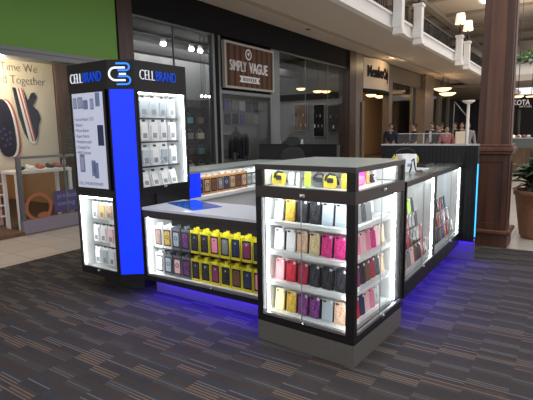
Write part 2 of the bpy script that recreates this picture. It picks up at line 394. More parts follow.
# ------------------------------------------------------------------ corner display case
PHI = -.0611; CA, CB = .836, .788
cs, sn = math.cos(PHI), math.sin(PHI)
def CW(x, y, z): return (cs*x-sn*y, sn*x+cs*y, z)
cc = thing('corner_display_case', 'tall black corner display case lit white inside, on a grey plinth', 'display case', (0, 0, 0), PHI)
B(0, CA, 0, CB, .0, .153).obj('plinth', 'greybase', cc, bevel=.003)
fr = MB()
fr.box(0, CA, 0, CB, .153, .185)
for x0, x1, y0, y1 in ((0, .045, 0, .062), (0, .045, CB-.05, CB), (CA-.035, CA, 0, .045), (CA-.04, CA, CB-.04, CB)):
    fr.box(x0, x1, y0, y1, .185, 1.285)
fr.box(.002, .045, .062, CB-.05, .185, .212).box(.045, CA-.035, .002, .045, .185, .212)
fr.obj('frame', 'black', cc, bevel=.002)
band = MB().box(-.001, CA, -.001, .04, 1.082, 1.165).box(-.001, .04, .04, CB, 1.082, 1.165).box(CA-.04, CA, .04, CB, 1.082, 1.165).box(.04, CA-.04, CB-.04, CB, 1.082, 1.165)
band.box(.04, CA-.04, .04, CB-.04, 1.10, 1.15)
band.obj('middle_rail', 'bronze', cc, bevel=.003)
top = MB().box(-.002, CA+.002, -.002, .05, 1.282, 1.318).box(-.002, .05, .05, CB, 1.282, 1.318).box(CA-.048, CA+.002, .05, CB, 1.282, 1.318).box(.05, CA-.048, CB-.05, CB, 1.282, 1.318)
top.obj('top_rail', 'bronze', cc, bevel=.002)
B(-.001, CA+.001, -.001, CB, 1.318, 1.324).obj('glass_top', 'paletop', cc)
liner(.052, CA-.05, .052, CB-.055, 1.152, 1.165, 'x-x+y-y+z+').obj('upper_floor', 'white', cc)
# upper end walls and back, white
MB().box(CA-.046, CA-.04, .055, CB-.05, 1.165, 1.282).box(.05, CA-.045, CB-.05, CB-.044, 1.165, 1.282).obj('upper_back_panel', 'white', cc)
# white core behind the shelves
core = MB().box(.235, .78, .225, .73, .212, 1.08)
core.obj('back_panel', 'white', cc)
MB().box(.05, .78, CB-.062, CB-.052, .212, 1.08).box(CA-.05, CA-.04, .05, CB-.06, .212, 1.08).obj('side_panel', 'white', cc)
B(.05, CA-.05, .065, CB-.06, .190, .222).obj('floor_panel', 'white', cc)
SH = [.235, .455, .685, .905]
for z in SH[1:]:
    MB().box(.062, .235, .066, CB-.064, z-.030, z).box(.235, .78, .066, .225, z-.030, z).obj('shelf', 'white', cc, bevel=.002)
for z in SH:
    zz = z if z > .3 else .222
    MB().box(.058, .0605, .07, CB-.066, zz, zz+.040).box(.20, .78, .058, .0605, zz, zz+.034).obj('shelf_rail', 'acrylic', cc)
B(.010, .016, .062, CB-.05, .212, 1.082).obj('glass_door', 'glass', cc); B(.045, CA-.035, .010, .016, .212, 1.082).obj('glass_door', 'glass', cc)
B(.010, .016, .062, CB-.05, 1.165, 1.282).obj('glass_panel', 'glass', cc); B(.045, CA-.035, .010, .016, 1.165, 1.282).obj('glass_panel', 'glass', cc)
MB().box(.004, .010, .40, .412, 1.165, 1.282).box(.004, .010, .40, .406, .212, 1.082).obj('glass_edge', 'alu', cc)
MB().box(.42, .426, .004, .010, 1.165, 1.282).box(.42, .426, .004, .010, .212, 1.082).obj('glass_edge', 'alu', cc)
MB().box(-.003, .012, .062, CB-.05, .212, .232).box(.045, CA-.035, -.003, .012, .212, .232).obj('door_track', 'alu', cc)
for q in ((.046, .056, .070, .078), (.046, .056, CB-.068, CB-.060), (CA-.058, CA-.050, .046, .056)): B(*q, .225, 1.075).obj('led_strip', 'led', cc, label='glowing white vertical light strip')
MB().box(.052, .062, .07, CB-.06, 1.288, 1.298).box(.07, CA-.07, .052, .062, 1.288, 1.298).obj('led_strip', 'led', cc, label='glowing white strips under the top rail')
MB().box(.044, .056, .07, CB-.06, 1.085, 1.095).box(.06, CA-.06, .044, .056, 1.085, 1.095).obj('led_strip', 'led', cc, label='glowing white strips under the middle rail')
lock(cc, (-.001, .385, 1.118), -PI/2); lock(cc, (-.003, .385, .222), -PI/2); lock(cc, (.44, -.001, 1.135), 0); lock(cc, (.44, -.003, .222), 0)
# stock in the lower part, front face
rows = [['silver','gold','black','black','clear','clear'], ['white','white','peach','champagne','hotpink','hotpink'],
        ['coral','red','darkred','black','black','black'], ['palegold','gold','purple','purple','clear','peach']]
shelfname = ['top', 'second', 'third', 'bottom']
for r, row in enumerate(rows):
    z = SH[3-r] if r < 3 else .2225
    for i, c in enumerate(row):
        y = .665-.1*i + random.uniform(-.004, .004)
        phone_case(c, '%s phone case, %s from left, %s front shelf of the corner case' % (WORDS[c], ORD[i], shelfname[r]),
                   CW(.118, y, z), -PI/2+PHI+random.uniform(-.12, .06), 'phone cases on the front shelves of the corner case', rx=-.10, sc=1.06 if r else 1.08)
rows = [['darkred','grey','black','grey'], ['magenta','pink','palepink','pink','hotpink','palepink','tan'], ['hotpink','plum','black','brown','darkred','black','tan'], ['pink','red','navy','palepink','pink','silver']]
for r, row in enumerate(rows):
    z = SH[3-r] if r < 3 else .2225
    for i, c in enumerate(row):
        phone_case(c, '%s phone case, %s from left, %s shelf behind the corner case right glass' % (WORDS[c], ORD[i], shelfname[r]),
                   CW(.19+.083*i, .118, z), PHI+random.uniform(-.25, -.05), 'phone cases on the side shelves of the corner case', rx=-.12, sc=1.0)
# upper compartment stock
g = 'accessories in the upper compartment of the corner case'
def armband(c, label, loc, rz, wide=.10, strap='blackmatte'):
    t = thing('phone_armband', label, 'phone armband', loc, rz, g)
    MB().rplate(wide, .082, .02, .014).obj('pouch', CASES[c], t)
    MB().tube([(-.03, -.022, .05), (-.02, -.03, .075), (.0, -.02, .094), (.03, -.01, .088), (.045, 0.004, .062), (.05, .012, .02)], .009).obj('strap', strap, t)
    MB().rplate(.042, .032, .012, .006, Matrix.Translation((.01, -.021, .035))).obj('clip', 'blackmatte', t)
    return t
armband('yellow', 'yellow armband with a black clip, leftmost in the upper compartment', CW(.13, .665, 1.166), -PI/2+PHI, .11)
for i, y in enumerate((.57, .505)):
    phone_case('white', 'small plain white case, %s from left in the corner case upper compartment' % ORD[1+i], CW(.14, y, 1.166), -PI/2+PHI, g, sc=.58, detail=False)
t = phone_case('lime', 'lime green case with a black eyelet in the upper compartment', CW(.11, .415, 1.166), -PI/2+PHI, g, sc=.66, detail=False)
armband('grey', 'grey and black armband with folded strap in the middle of the upper compartment', CW(.13, .335, 1.166), -PI/2+PHI, .07)
armband('yellow', 'yellow armband with a long black strap, right of the grey one in the upper compartment', CW(.13, .245, 1.166), -PI/2+PHI, .09)
phone_case('yellow', 'bright yellow case beside the corner post in the upper compartment', CW(.10, .125, 1.166), -PI/2+PHI, g, sc=.66, detail=False)
t = thing('round_pouch', 'pink and magenta round pouch in the upper compartment, right side', 'pouch', CW(.27, .15, 1.166), PHI, g)
MB().rplate(.26, .108, .03, .050).obj('pouch_body', CASES['magenta'], t); MB().rplate(.14, .055, .006, .02, Matrix.Translation((.03, -.03, .012))).obj('pouch_pocket', CASES['pink'], t)
phone_case('orange', 'orange case beside the pink pouch in the upper compartment', CW(.455, .13, 1.166), PHI, g, sc=.60, detail=False)
t = thing('camera_lens_clip', 'small black lens clip right of the orange case', 'lens clip', CW(.535, .14, 1.166), PHI, g)
MB().rplate(.05, .06, .02, .008).obj('clip_body', 'blackmatte', t); MB().lathe([(.016,0),(.018,.014)], 14, Matrix.Translation((0,-.02,.036)) @ Matrix.Rotation(PI/2,4,'X')).obj('lens', 'chrome', t)
phone_case('palepink', 'pale pink case at the right end of the upper compartment', CW(.64, .16, 1.166), PHI, g, sc=.6, detail=False)

# ------------------------------------------------------------------ left counter
lc = thing('low_glass_counter', 'low glass counter with white worktop between the tower and the corner case', 'counter', (.27, .80, 0))
LX0, LX1, LY0, LY1 = 0., .55, 0.02, 1.449
B(.13, LX1, LY0, LY1, 0, .155).obj('plinth', 'greybase', lc)
B(LX0, LX1, LY0, LY1, .155, .205).obj('base_board', 'black', lc, bevel=.003)
MB().box(LX0, LX0+.03, LY1-.03, LY1, .205, .79).box(LX0, LX0+.03, LY0, LY0+.03, .205, .79).box(.30, LX1, LY0, LY1, .205, .22).box(LX1-.02, LX1, LY0, LY1, .205, .79).obj('frame', 'black', lc)
MB().box(LX0-.003, LX1, LY0, LY1, .795, .835).box(LX0-.003, LX0+.012, LY0, LY1, .768, .795).obj('top_rail', 'bronze', lc, bevel=.002)
B(LX0-.004, LX1+.004, LY0, LY1, .835, .86).obj('worktop', 'whitetop', lc, bevel=.002)
MB().box(LX0+.03, .34, LY1-.036, LY1-.030, .21, .79).box(LX0+.01, .34, LY0+.03, LY1-.03, .205, .212).obj('side_panel', 'white', lc)
B(.34, .35, LY0+.03, LY1-.03, .205, .79).obj('back_panel', 'blackmatte', lc)
B(.09, .34, LY0+.03, LY1-.04, .455, .470).obj('shelf', 'blackmatte', lc)
B(.006, .011, LY0+.03, LY1-.03, .225, .79).obj('glass_panel', 'glass', lc)
B(-.003, .010, LY0+.03, LY1-.03, .205, .228).obj('door_track', 'alu', lc)
MB().box(.016, .028, LY0+.04, LY1-.05, .780, .792).box(.02, .03, LY1-.048, LY1-.038, .23, .78).obj('led_strip', 'led', lc, label='glowing white light strips inside the counter')
B(.06, .075, LY0, LY1-.02, .143, .154).obj('under_glow_strip', 'blueled', lc, label='blue light strip under the base board')
lock(lc, (-.004, .62, .216), -PI/2)
upper = [('white','brown'),('white','gold'),('grey','clear'),('grey','purple'),('yellow','black'),('yellow','black'),('yellow','pink'),('yellow','grey'),('yellow','navy'),('yellow','plum'),('yellow','black')]
lower = [('white','silver'),('grey','clear'),('grey','palepink'),('grey','purple'),('yellow','black'),('yellow','black'),('yellow','plum'),('yellow','black'),('yellow','brown'),('yellow','navy'),('yellow','pink')]
for nm, row, z in (('upper', upper, .5175), ('lower', lower, .2125)):
    for i, (k, c) in enumerate(row):
        zz = .4705 if nm == 'upper' else z
        y = 2.135-.115*i
        for dpt, dn in ((0, 'front'), (1, 'second')):
            boxed_case(k, c, '%s box with %s case, %s from left, %s row, %s tier, low counter' % (k, WORDS[c], ORD[i], dn, nm),
                       (.27+.115+.042*dpt, y+.006*dpt, zz), -PI/2+random.uniform(-.05, .02), 'boxed phone cases in the low counter, %s tier' % nm)

# ------------------------------------------------------------------ tower
tw = thing('display_tower', 'tall black display tower with blue glowing corner and lit signs', 'display tower', (0, 0, 0))
TP = [(.123,3.03),(.123,2.439),(.269,2.25),(.940,2.25),(.940,3.03)]
MB().prism([(.33,2.95),(.33,2.55),(.40,2.42),(.80,2.42),(.80,2.95)], 0, .153).obj('plinth', 'blackmatte', tw)
MB().prism(TP, .153, .195).obj('bottom_plate', 'black', tw)
MB().prism(TP, 1.945, 2.205).obj('header', 'black', tw)
MB().prism(TP, .968, 1.012).obj('middle_rail', 'black', tw)
body = MB()
body.box(.47, .940, 2.26, 3.03, .195, .968).box(.13, .47, 2.439, 2.458, .195, .968).box(.123, .47, 3.005, 3.03, .195, .968).box(.123, .135, 2.439, 2.470, .195, .968)
body.prism([(.14,2.452),(.275,2.275),(.48,2.275),(.48,2.452)], .195, .968)
body.box(.13, .940, 2.54, 3.03, 1.012, 1.945).box(.268, .292, 2.25, 2.54, 1.012, 1.945).box(.916, .940, 2.25, 2.54, 1.012, 1.945)
body.prism([(.14,2.452),(.265,2.29),(.27,2.54),(.14,2.54)], 1.012, 1.945)
body.obj('cabinet_body', 'black', tw)
# chamfer panel with trims
ux, uy = .146, -.189; l = math.hypot(ux, uy); ux, uy = ux/l, uy/l; nx, ny = uy, -ux     # outward normal (-,-)
def chamfer(t0, t1, z0, z1, out, inn=.0):
    p = [(.123+ux*t0-nx*inn, 2.439+uy*t0-ny*inn), (.123+ux*t1-nx*inn, 2.439+uy*t1-ny*inn), (.123+ux*t1+nx*out, 2.439+uy*t1+ny*out), (.123+ux*t0+nx*out, 2.439+uy*t0+ny*out)]
    return p
MB().prism(chamfer(.012, l-.012, 0, 0, .006, .01), .215, 1.945).obj('blue_light_panel', 'bluepanel', tw, label='glowing blue corner panel')
MB().prism(chamfer(0, l, 0, 0, .008, .004), .195, .215).prism(chamfer(0, .012, 0, 0, .009, .004), .215, 1.945).prism(chamfer(l-.012, l, 0, 0, .009, .004), .215, 1.945).obj('corner_trim', 'black', tw)
# poster
B(.113, .124, 2.480, 3.000, 1.020, 1.950).obj('poster_frame', 'black', tw)
po = B(.108, .114, 2.510, 2.962, 1.035, 1.930).obj('poster', 'poster', tw, label='backlit repair price poster')
def poster_phone(cy, z, w, h, x=.108, m='inkl', n='phone_picture'): MB().rplate(w, h, .002, .006, Matrix.Translation((x, cy, z)) @ Matrix.Rotation(-PI/2, 4, 'Z')).obj(n, m, po)
for cy, z, w, h in ((2.92, 1.79, .055, .10), (2.84, 1.79, .075, .105), (2.76, 1.78, .07, .085), (2.665, 1.775, .05, .10), (2.58, 1.80, .06, .125), (2.87, 1.185, .075, .17), (2.70, 1.15, .06, .15), (2.66, 1.13, .06, .15)): poster_phone(cy, z, w, h)
poster_phone(2.565, 1.44, .085, .19, m='ink')
for cy, z, w, h in ((2.92, 1.80, .042, .08), (2.84, 1.80, .055, .085), (2.665, 1.785, .036, .08), (2.87, 1.20, .05, .13)): poster_phone(cy, z, w, h, .1062, 'posterlight', 'phone_screen_picture')
for i, s in enumerate(['• Screen Repair LCD', '• Battery', '• Phone Button', '• Repair Button', '• Headphone Jack', '• Charging Port', '• FREE Estimate']):
    put_text('poster_line', s, .043, 'ink', po, (.1085, 2.950, 1.675-.053*i), '-X', xs=.80, depth=.001)
put_text('poster_line', 'CELL PHONE REPAIRS', .040, 'ink', po, (.1085, 2.945, 1.062), '-X', xs=.95, depth=.001)
# lettering
def lettering(o1, facing):
    me = text_mesh('sign_letters_white', 'CELL', .135, 'letterwhite', xs=.64, depth=.006, bold=-.0038)
    w = max(v.co.x for v in me.vertices)
    me.transform(face_mt(o1, facing)); link('sign_letters_white', me, tw, label='lit white CELL letters')
    me = text_mesh('sign_letters_blue', 'BRAND', .135, 'letterblue', xs=.60, depth=.006, bold=-.002)
    me.transform(Matrix.Translation((w+.012, 0, 0))); me.transform(face_mt(o1, facing)); link('sign_letters_blue', me, tw, label='lit blue BRAND letters')
    return w
lettering((.119, 2.985, 2.025), '-X'); lettering((.325, 2.246, 2.035), '-Y')
# logo on the chamfer
rm = Matrix(((ux, 0, nx), (uy, 0, ny), (0, 1, 0)))
def arc(cx, cy, r, a0, a1, n=10): return [(cx+r*math.cos(math.radians(a0+(a1-a0)*k/n)), cy+r*math.sin(math.radians(a0+(a1-a0)*k/n))) for k in range(n+1)]
lo = Vector((.123+ux*l/2+nx*.010, 2.439+uy*l/2+ny*.010, 2.078))
r_ = .030
bl = MB()
bl.ribbon([(-.035, .092)]+arc(.052, .062, r_, 90, -90)+[(-.02, .032-.0)], .016, .006, face_mt(lo, rm))
bl.ribbon([(-.02, -.0-.032+.012)]+arc(.052, -.055, .035, 90, -90)+[(-.035, -.090)], .016, .006, face_mt(lo, rm))
bl.obj('logo_blue', 'logoblue', tw, label='blue half of the interlocking logo')
wl = MB().ribbon([(.045, .055)]+arc(-.042, .0, .055, 90, 270, 12)[:]+[(.045, -.055)], .016, .006, face_mt(lo+Vector((nx, ny, 0))*.004, rm))
wl.ribbon([(.05, .0), (-.01, 0)], .015, .005, face_mt(lo+Vector((nx, ny, 0))*.002, rm))
wl.obj('logo_white', 'logowhite', tw, label='white half of the interlocking logo')
# lower left display
liner(.135, .468, 2.470, 3.004, .196, .967, 'x-').obj('display_liner', 'white', tw)
MB().box(.118, .135, 2.455, 3.015, .195, .230).box(.118, .135, 2.455, 3.015, .950, .968).box(.118, .135, 2.455, 2.475, .23, .95).box(.118, .135, 2.995, 3.015, .23, .95).obj('door_frame', 'black', tw)
B(.124, .128, 2.475, 2.995, .23, .95).obj('glass_door', 'glass', tw)
MB().box(.140, .146, 2.985, 2.992, .24, .94).box(.140, .146, 2.485, 2.985, .930, .938).obj('led_strip', 'led', tw, label='white light strips in the lower display')
lock(tw, (.118, 2.74, .212), -PI/2)
cols = [['white','palegold','peach','palepink'], ['white','white','palepink','hotpink'], ['white','clear','white','clear']]
for r, zb in enumerate((.700, .462, .232)):
    B(.239, .247, 2.50, 2.96, zb+.176, zb+.190).obj('peg_bar', 'blackmatte', tw)
    for i in range(4):
        hang_pack(cols[r][i], '%s pack, %s from left on the %s rail of the tower lower display' % (WORDS[cols[r][i]], ORD[i], ['top','middle','bottom'][r]),
                  (.238, 2.895-.110*i, zb), -PI/2, 'packs in the lower tower display', .096, .180, rx=0)
# upper right display
liner(.293, .915, 2.262, 2.538, 1.013, 1.944, 'y-').obj('display_liner', 'white', tw)
MB().box(.285, .926, 2.245, 2.262, 1.012, 1.040).box(.285, .926, 2.245, 2.262, 1.925, 1.945).box(.285, .302, 2.245, 2.262, 1.04, 1.925).box(.909, .926, 2.245, 2.262, 1.04, 1.925).obj('door_frame', 'black', tw)
B(.302, .909, 2.250, 2.254, 1.04, 1.925).obj('glass_door', 'glass', tw)
MB().box(.900, .906, 2.268, 2.276, 1.05, 1.92).box(.31, .895, 2.268, 2.276, 1.912, 1.920).obj('led_strip', 'led', tw, label='white light strips in the upper display')
lock(tw, (.58, 2.245, 1.028), 0)
cols = [['clear','clear','clear','white'], ['white','white','white','white'], ['clear','white','clear','white'], ['white','white','white','white']]
for r, zb in enumerate((1.700, 1.475, 1.235, 1.0215)):
    if r < 3: B(.31, .895, 2.346, 2.355, zb-.022, zb-.006).obj('peg_bar', 'blackmatte', tw)
    for i in range(4):
        hang_pack(cols[r][i], '%s pack, %s from left on the %s row of the tower upper display' % (WORDS[cols[r][i]], ORD[i], ['top','second','third','bottom'][r]),
                  (.430+.124*i, 2.345, zb), 0, 'packs in the upper tower display', .108, .185 if r < 3 else .16, rx=0 if r < 3 else -.25)

# ------------------------------------------------------------------ rear counter
RS = 1.0
rc = thing('rear_glass_counter', 'rear glass counter with blue lit end behind the white worktop', 'counter', (.945, 2.30, 0))
B(.0, 2.05, .05, .45, 0, .80).obj('cabinet_body', 'white', rc)
B(.0, 2.05, .0, .45, .80, .84).obj('shelf', 'white', rc)
MB().box(.0, 2.05, -.004, .03, 1.105, 1.13).box(.0, 2.05, .42, .45, 1.105, 1.13).box(2.02, 2.05, .03, .42, 1.105, 1.13).box(0, .03, .03, .42, 1.105, 1.13).box(2.02, 2.05, 0, .45, .84, 1.105).obj('frame', 'alu', rc)
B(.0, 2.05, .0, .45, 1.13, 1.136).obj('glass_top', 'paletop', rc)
B(.16, 2.02, .004, .008, .84, 1.105).obj('glass_panel', 'glass', rc)
B(.0, .22, .0, .40, .84, 1.105).obj('blue_end_box', 'bluepanel', rc, label='glowing blue end box')
B(.16, 2.02, .42, .43, .84, 1.105).obj('back_panel', 'white', rc)
B(.23, 2.0, .032, .042, 1.110, 1.120).obj('led_strip', 'led', rc, label='white light strip under the top edge')
for i, (k, c) in enumerate([('orange','black'),('orange','tan'),('orange','brown'),('orange','grey'),('orange','navy'),('orange','tan'),('orange','brown'),('orange','peach'),('white','clear'),('white','white'),('white','clear')]):
    boxed_case(k, c, '%s boxed %s case, %s from left in the rear glass counter' % ('brown card' if k == 'orange' else 'white', WORDS[c], ORD[i]),
               (1.24+.120*i, 2.405, .8405), random.uniform(-.35, -.1), 'boxed cases in the rear counter')

# ------------------------------------------------------------------ right counters
def right_counter(x0, x1, label, n):
    t = thing('glass_display_counter', label, 'counter', (x0, -.051, 0), 0, 'glass display counters along the right side')
    w = x1-x0; D = .55
    B(0, w, .16, D, 0, .20).obj('plinth', 'greybase', t)
    B(0, w, 0, D, .20, .335).obj('base_board', 'black', t, bevel=.003)
    for q in ((0, .022, 0, .03), (w-.022, w, 0, .03), (0, .02, D-.03, D), (w-.02, w, D-.03, D)): B(*q, .335, 1.10).obj('frame_post', 'black', t)
    MB().box(0, w, -.003, .03, 1.10, 1.138).box(0, w, D-.03, D, 1.10, 1.138).box(0, .025, .03, D-.03, 1.10, 1.138).box(w-.025, w, .03, D-.03, 1.10, 1.138).obj('top_rail', 'bronze', t)
    B(0, w, 0, D, 1.138, 1.144).obj('glass_top', 'glasstop', t)
    MB().box(.022, w-.022, .42, .43, .335, 1.10).box(w-.04, w-.03, .03, .42, .335, 1.10).box(.022, .03, .03, .42, .335, 1.10).obj('back_panel', 'white', t)
    B(.022, w-.04, .03, .43, .335, .345).obj('floor_panel', 'white', t)
    B(.022, w-.022, .006, .011, .35, 1.10).obj('glass_door', 'glass', t)
    B(w*.55, w*.55+.006, .0, .006, .35, 1.10).obj('glass_edge', 'alu', t)
    MB().box(.022, w-.022, -.004, .01, .335, .352).obj('door_track', 'alu', t)
    MB().box(w-.036, w-.028, .016, .028, .35, 1.095).box(.03, w-.04, .034, .044, 1.102, 1.112).obj('led_strip', 'led', t, label='glowing white light strips')
    B(.0, w, .07, .085, .188, .199).obj('under_glow_strip', 'blueled', t, label='blue light strip under the base board')
    lock(t, (w*.55, -.004, .343), 0)
    # stepped rack
    L = .84 if n == 'nearer' else 1.0; xr = .03; ni = 8 if n == 'nearer' else 10; tiers = 4 if n == 'nearer' else 3
    rk = thing('stepped_rack', 'clear stepped rack in the %s display counter of the right side' % n, 'display rack', (x0+xr, -.051+.022, .345), 0, 'stepped racks in the display counters')
    rr = MB()
    for k in range(tiers): rr.box(0, L, .042*k, .042*k+.041, .03+.125*k, .036+.125*k).box(0, L, .042*k, .042*k+.003, .036+.125*k, .062+.125*k)
    rr.obj('rack_steps', 'whiteacrylic', rk)
    for xx in (0, L-.005):
        sd_ = MB()
        for k in range(tiers): sd_.box(xx, xx+.005, .042*k+.003, .042*k+.041, 0, .03+.125*k)
        sd_.obj('rack_side', 'acrylic', rk)
    pal = ['plum','black','tan','black','grey','black','palepink','black','brown','lime','black','navy','darkred','black','brown','grey','black','purple','black','orange','darkred']
    off = 0 if n == 'nearer' else 7
    for k in range(tiers):
        for i in range(ni):
            c = pal[(k*6+i*2+off) % len(pal)]
            phone_case(c, '%s phone case, %s from left, step %s, rack in the %s counter' % (WORDS[c], ORD[i], ['one','two','three','four'][k], n),
                       (x0+xr+.055+.100*i, -.029+.030+.042*k, .345+.0365+.125*k), random.uniform(-.1, .1), 'phone cases on the %s stepped rack' % n, rx=-.14, sc=1.0, detail=(n == 'nearer'))
    return t
right_counter(.886, 1.815, 'black framed lit glass counter next to the corner case', 'nearer')
right_counter(1.817, 2.995, 'black framed lit glass counter ending at the dark slatted end wall', 'farther')

# slatted end walls of the kiosk
ew = thing('slatted_end_wall', 'dark slatted kiosk end wall with pale cap and cyan corner strip', 'partition', (3.0, -.21, 0))
B(0, .10, 0, 1.12, .265, 1.345).box(0, .012, 0, 1.12, .235, .265).obj('slat_panel', 'slat', ew)
B(-.004, .104, -.002, 1.122, 1.345, 1.362).obj('cap', 'alu', ew)
B(.055, .09, .0, 1.10, 0, .265).obj('plinth', 'greybase', ew)
B(.025, .045, .005, .30, .250, .264).obj('under_glow_strip', 'blueled', ew, label='blue light strip under the slatted panel')
B(-.008, .012, -.012, -.001, .30, 1.14).obj('cyan_light_strip', 'cyanled', ew, label='glowing cyan vertical strip')
ew2 = thing('slatted_end_wall', 'dark slatted partition seen behind the corner case top', 'partition', (3.0, 1.52, 0))
B(0, .10, 0, 1.25, .0, 1.345).obj('slat_panel', 'slat', ew2)
B(-.004, .104, -.002, 1.252, 1.345, 1.358).obj('cap', 'storeblack', ew2)

# things on the counters
hs = thing('headphone_box', 'white box carrying the headphones on the right counter', 'box', (1.72, .22, 1.1445), -.5)
B(-.09, .09, -.06, .06, 0, .165).obj('carton', 'cardwhite', hs, bevel=.004)
B(-.03, .03, -.062, -.0605, .05, .08).obj('printed_label', 'inkl', hs)
hp = thing('headphones', 'black over-ear headphones with yellow cups resting on a white box', 'headphones', (1.72, .22, 1.3095), -.5)
MB().tube([(-.13, 0, -.04)]+[(-.125*math.cos(a*PI/10), 0, .0+.055*math.sin(a*PI/10)) for a in range(11)]+[(.13, 0, -.04)], .007).obj('headband', 'blackmatte', hp)
for sx in (-1, 1):
    pts = [(.0, .032*math.cos(a*PI/6), .032*math.sin(a*PI/6)-.055) for a in range(13)]
    MB().tube([(sx*.13, p[1], p[2]) for p in pts], .012).obj('ear_cup', 'yellow', hp, label='yellow ring ear cup')
cb = MB().tube([(1.60, .14, 1.15), (1.58, .12, 1.20), (1.60, .12, 1.26), (1.66, .12, 1.27), (1.68, .12, 1.22), (1.66, .10, 1.16), (1.72, .06, 1.152), (1.82, .10, 1.152)], .007).obj('cable', 'blackmatte'); tag(cb, 'black looped cable in front of the white box', 'cable')
pp = MB()
pp.prism([(-.14,-.10),(.12,-.12),(.16,.08),(-.10,.12)], 0, .004).prism([(-.05,-.15),(.20,-.06),(.13,.13),(-.10,.02)], .004, .008, Matrix.Rotation(.05, 4, 'Y'))
o = pp.obj('paper_sheets', 'cardwhite', loc=(2.02, .22, 1.146)); tag(o, 'loose white papers on the right counter top', 'paper')
o = MB().box(-.16, .16, -.10, .10, 0, .012).box(-.16, .16, -.10, -.09, .012, .03).box(-.16, .16, .09, .10, .012, .03).box(-.16, -.15, -.09, .09, .012, .03).box(.15, .16, -.09, .09, .012, .03).obj('tray', 'blackmatte', loc=(2.38, .26, 1.1445)); tag(o, 'shallow black tray on the far right counter', 'tray')
o = MB().prism([(-.05,-.04),(.05,-.04),(.045,.04),(-.045,.04)], 0, .14).obj('shopping_bag', 'cream', loc=(3.05, .0, 1.3625), rot=(0, 0, -1.2), bevel=.006); tag(o, 'small cream bag standing on the cap of the slatted end wall', 'bag')
gp = thing('glass_screen', 'low glass screen with pale edges standing on the slatted end wall cap', 'glass screen', (3.05, .10, 1.3625))
B(-.004, .004, 0, .62, 0, .12).obj('glass_panel', 'glass', gp); MB().box(-.006, .006, 0, .62, .12, .128).box(-.006, .006, .30, .312, 0, .12).obj('edge_trim', 'alu', gp)
mt_ = MB().box(-.30, .26, -.13, .17, 0, .006).obj('counter_mat', CASES['teal'] if False else mat('blue_mat', (.02, .12, .55), .12), loc=(.62, 1.90, .8605), rot=(0, 0, 1.2)); tag(mt_, 'glossy blue mat on the white worktop beside the tower', 'mat')  # thin blue plate stands in for blue LED light reflected on the worktop

# office chair
ch = thing('office_chair', 'black mesh office chair inside the kiosk, back above the counters', 'chair', (2.62, 2.0, 0), 2.2)
b = MB(); 
for k in range(5): a = k*2*PI/5; b.tube([(0,0,.10),(.28*math.cos(a), .28*math.sin(a), .06)], .018)
b.obj('star_base', 'iron', ch)
for k in range(5): a = k*2*PI/5; MB().sphere((.28*math.cos(a), .28*math.sin(a), .03), .03).obj('castor', 'iron', ch)
MB().cyl(.025, .08, .70).obj('gas_lift', 'chrome', ch)
MB().rplate(.46, .46, .07, .10, Matrix.Translation((0, -.23, .74)) @ Matrix.Rotation(-PI/2, 4, 'X')).obj('seat', 'blackmatte', ch)
MB().tube([(0,.20,.72),(0,.26,.85),(0,.25,1.1)], .02).obj('back_post', 'iron', ch)
MB().rplate(.30, .44, .04, .12, Matrix.Translation((0, .25, .90))).obj('backrest', 'blackmatte', ch, bevel=.01)
MB().rplate(.17, .11, .05, .05, Matrix.Translation((0, .25, 1.36))).obj('headrest', 'blackmatte', ch); 
for sx in (-1, 1): MB().tube([(sx*.2, .05, .74), (sx*.26, .05, .80), (sx*.26, .05, .95), (sx*.26, -.1, .97)], .018).obj('armrest', 'iron', ch)

# ------------------------------------------------------------------ wooden column
co = thing('wooden_column', 'massive dark wooden column with panelled pedestal right of the kiosk', 'column', (4.15, -.225, 0))
B(-.235, .235, -.235, .235, -.012, .16).obj('base_block', 'column', co, bevel=.008)
B(-.265, .265, -.27, .265, .16, .215).obj('base_moulding', 'columnl', co, bevel=.015)
B(-.198, .198, -.198, .198, .215, 1.20).obj('pedestal', 'column', co, bevel=.006)
p = MB()
for a in range(4):
    m4 = Matrix.Rotation(a*PI/2, 4, 'Z')
    p.box(-.208, -.13, -.208, -.196, .22, 1.19, m4).box(.13, .208, -.208, -.196, .22, 1.19, m4).box(-.13, .13, -.208, -.196, .22, .30, m4).box(-.13, .13, -.208, -.196, 1.10, 1.19, m4)
p.obj('pedestal_stiles', 'column', co, bevel=.003)
MB().box(-.235, .235, -.235, .235, 1.20, 1.235).box(-.25, .25, -.25, .25, 1.235, 1.29).box(-.225, .225, -.225, .225, 1.29, 1.33).obj('pedestal_cap', 'columnl', co, bevel=.01)
sh = MB(); zt = 8.6; a, c_ = .188, .125
sh._add([(-a,-a,1.33),(a,-a,1.33),(a,a,1.33),(-a,a,1.33),(-c_,-c_,zt),(c_,-c_,zt),(c_,c_,zt),(-c_,c_,zt)], [(0,1,2,3),(4,5,6,7),(0,1,5,4),(1,2,6,5),(2,3,7,6),(3,0,4,7)])
sh.obj('shaft', 'column', co, bevel=.004)
sp = MB()
for k in range(4):
    m4 = Matrix.Rotation(k*PI/2, 4, 'Z'); q, w0, w1 = .012, .10, .05
    sp._add([(-w0,-a-q,1.33),(w0,-a-q,1.33),(w0,-a+.01,1.33),(-w0,-a+.01,1.33),(-w1,-c_-q,zt),(w1,-c_-q,zt),(w1,-c_+.01,zt),(-w1,-c_+.01,zt)], [(0,1,2,3),(4,5,6,7),(0,1,5,4),(1,2,6,5),(2,3,7,6),(3,0,4,7)], False, m4)
sp.obj('shaft_pilaster', 'columnl', co)

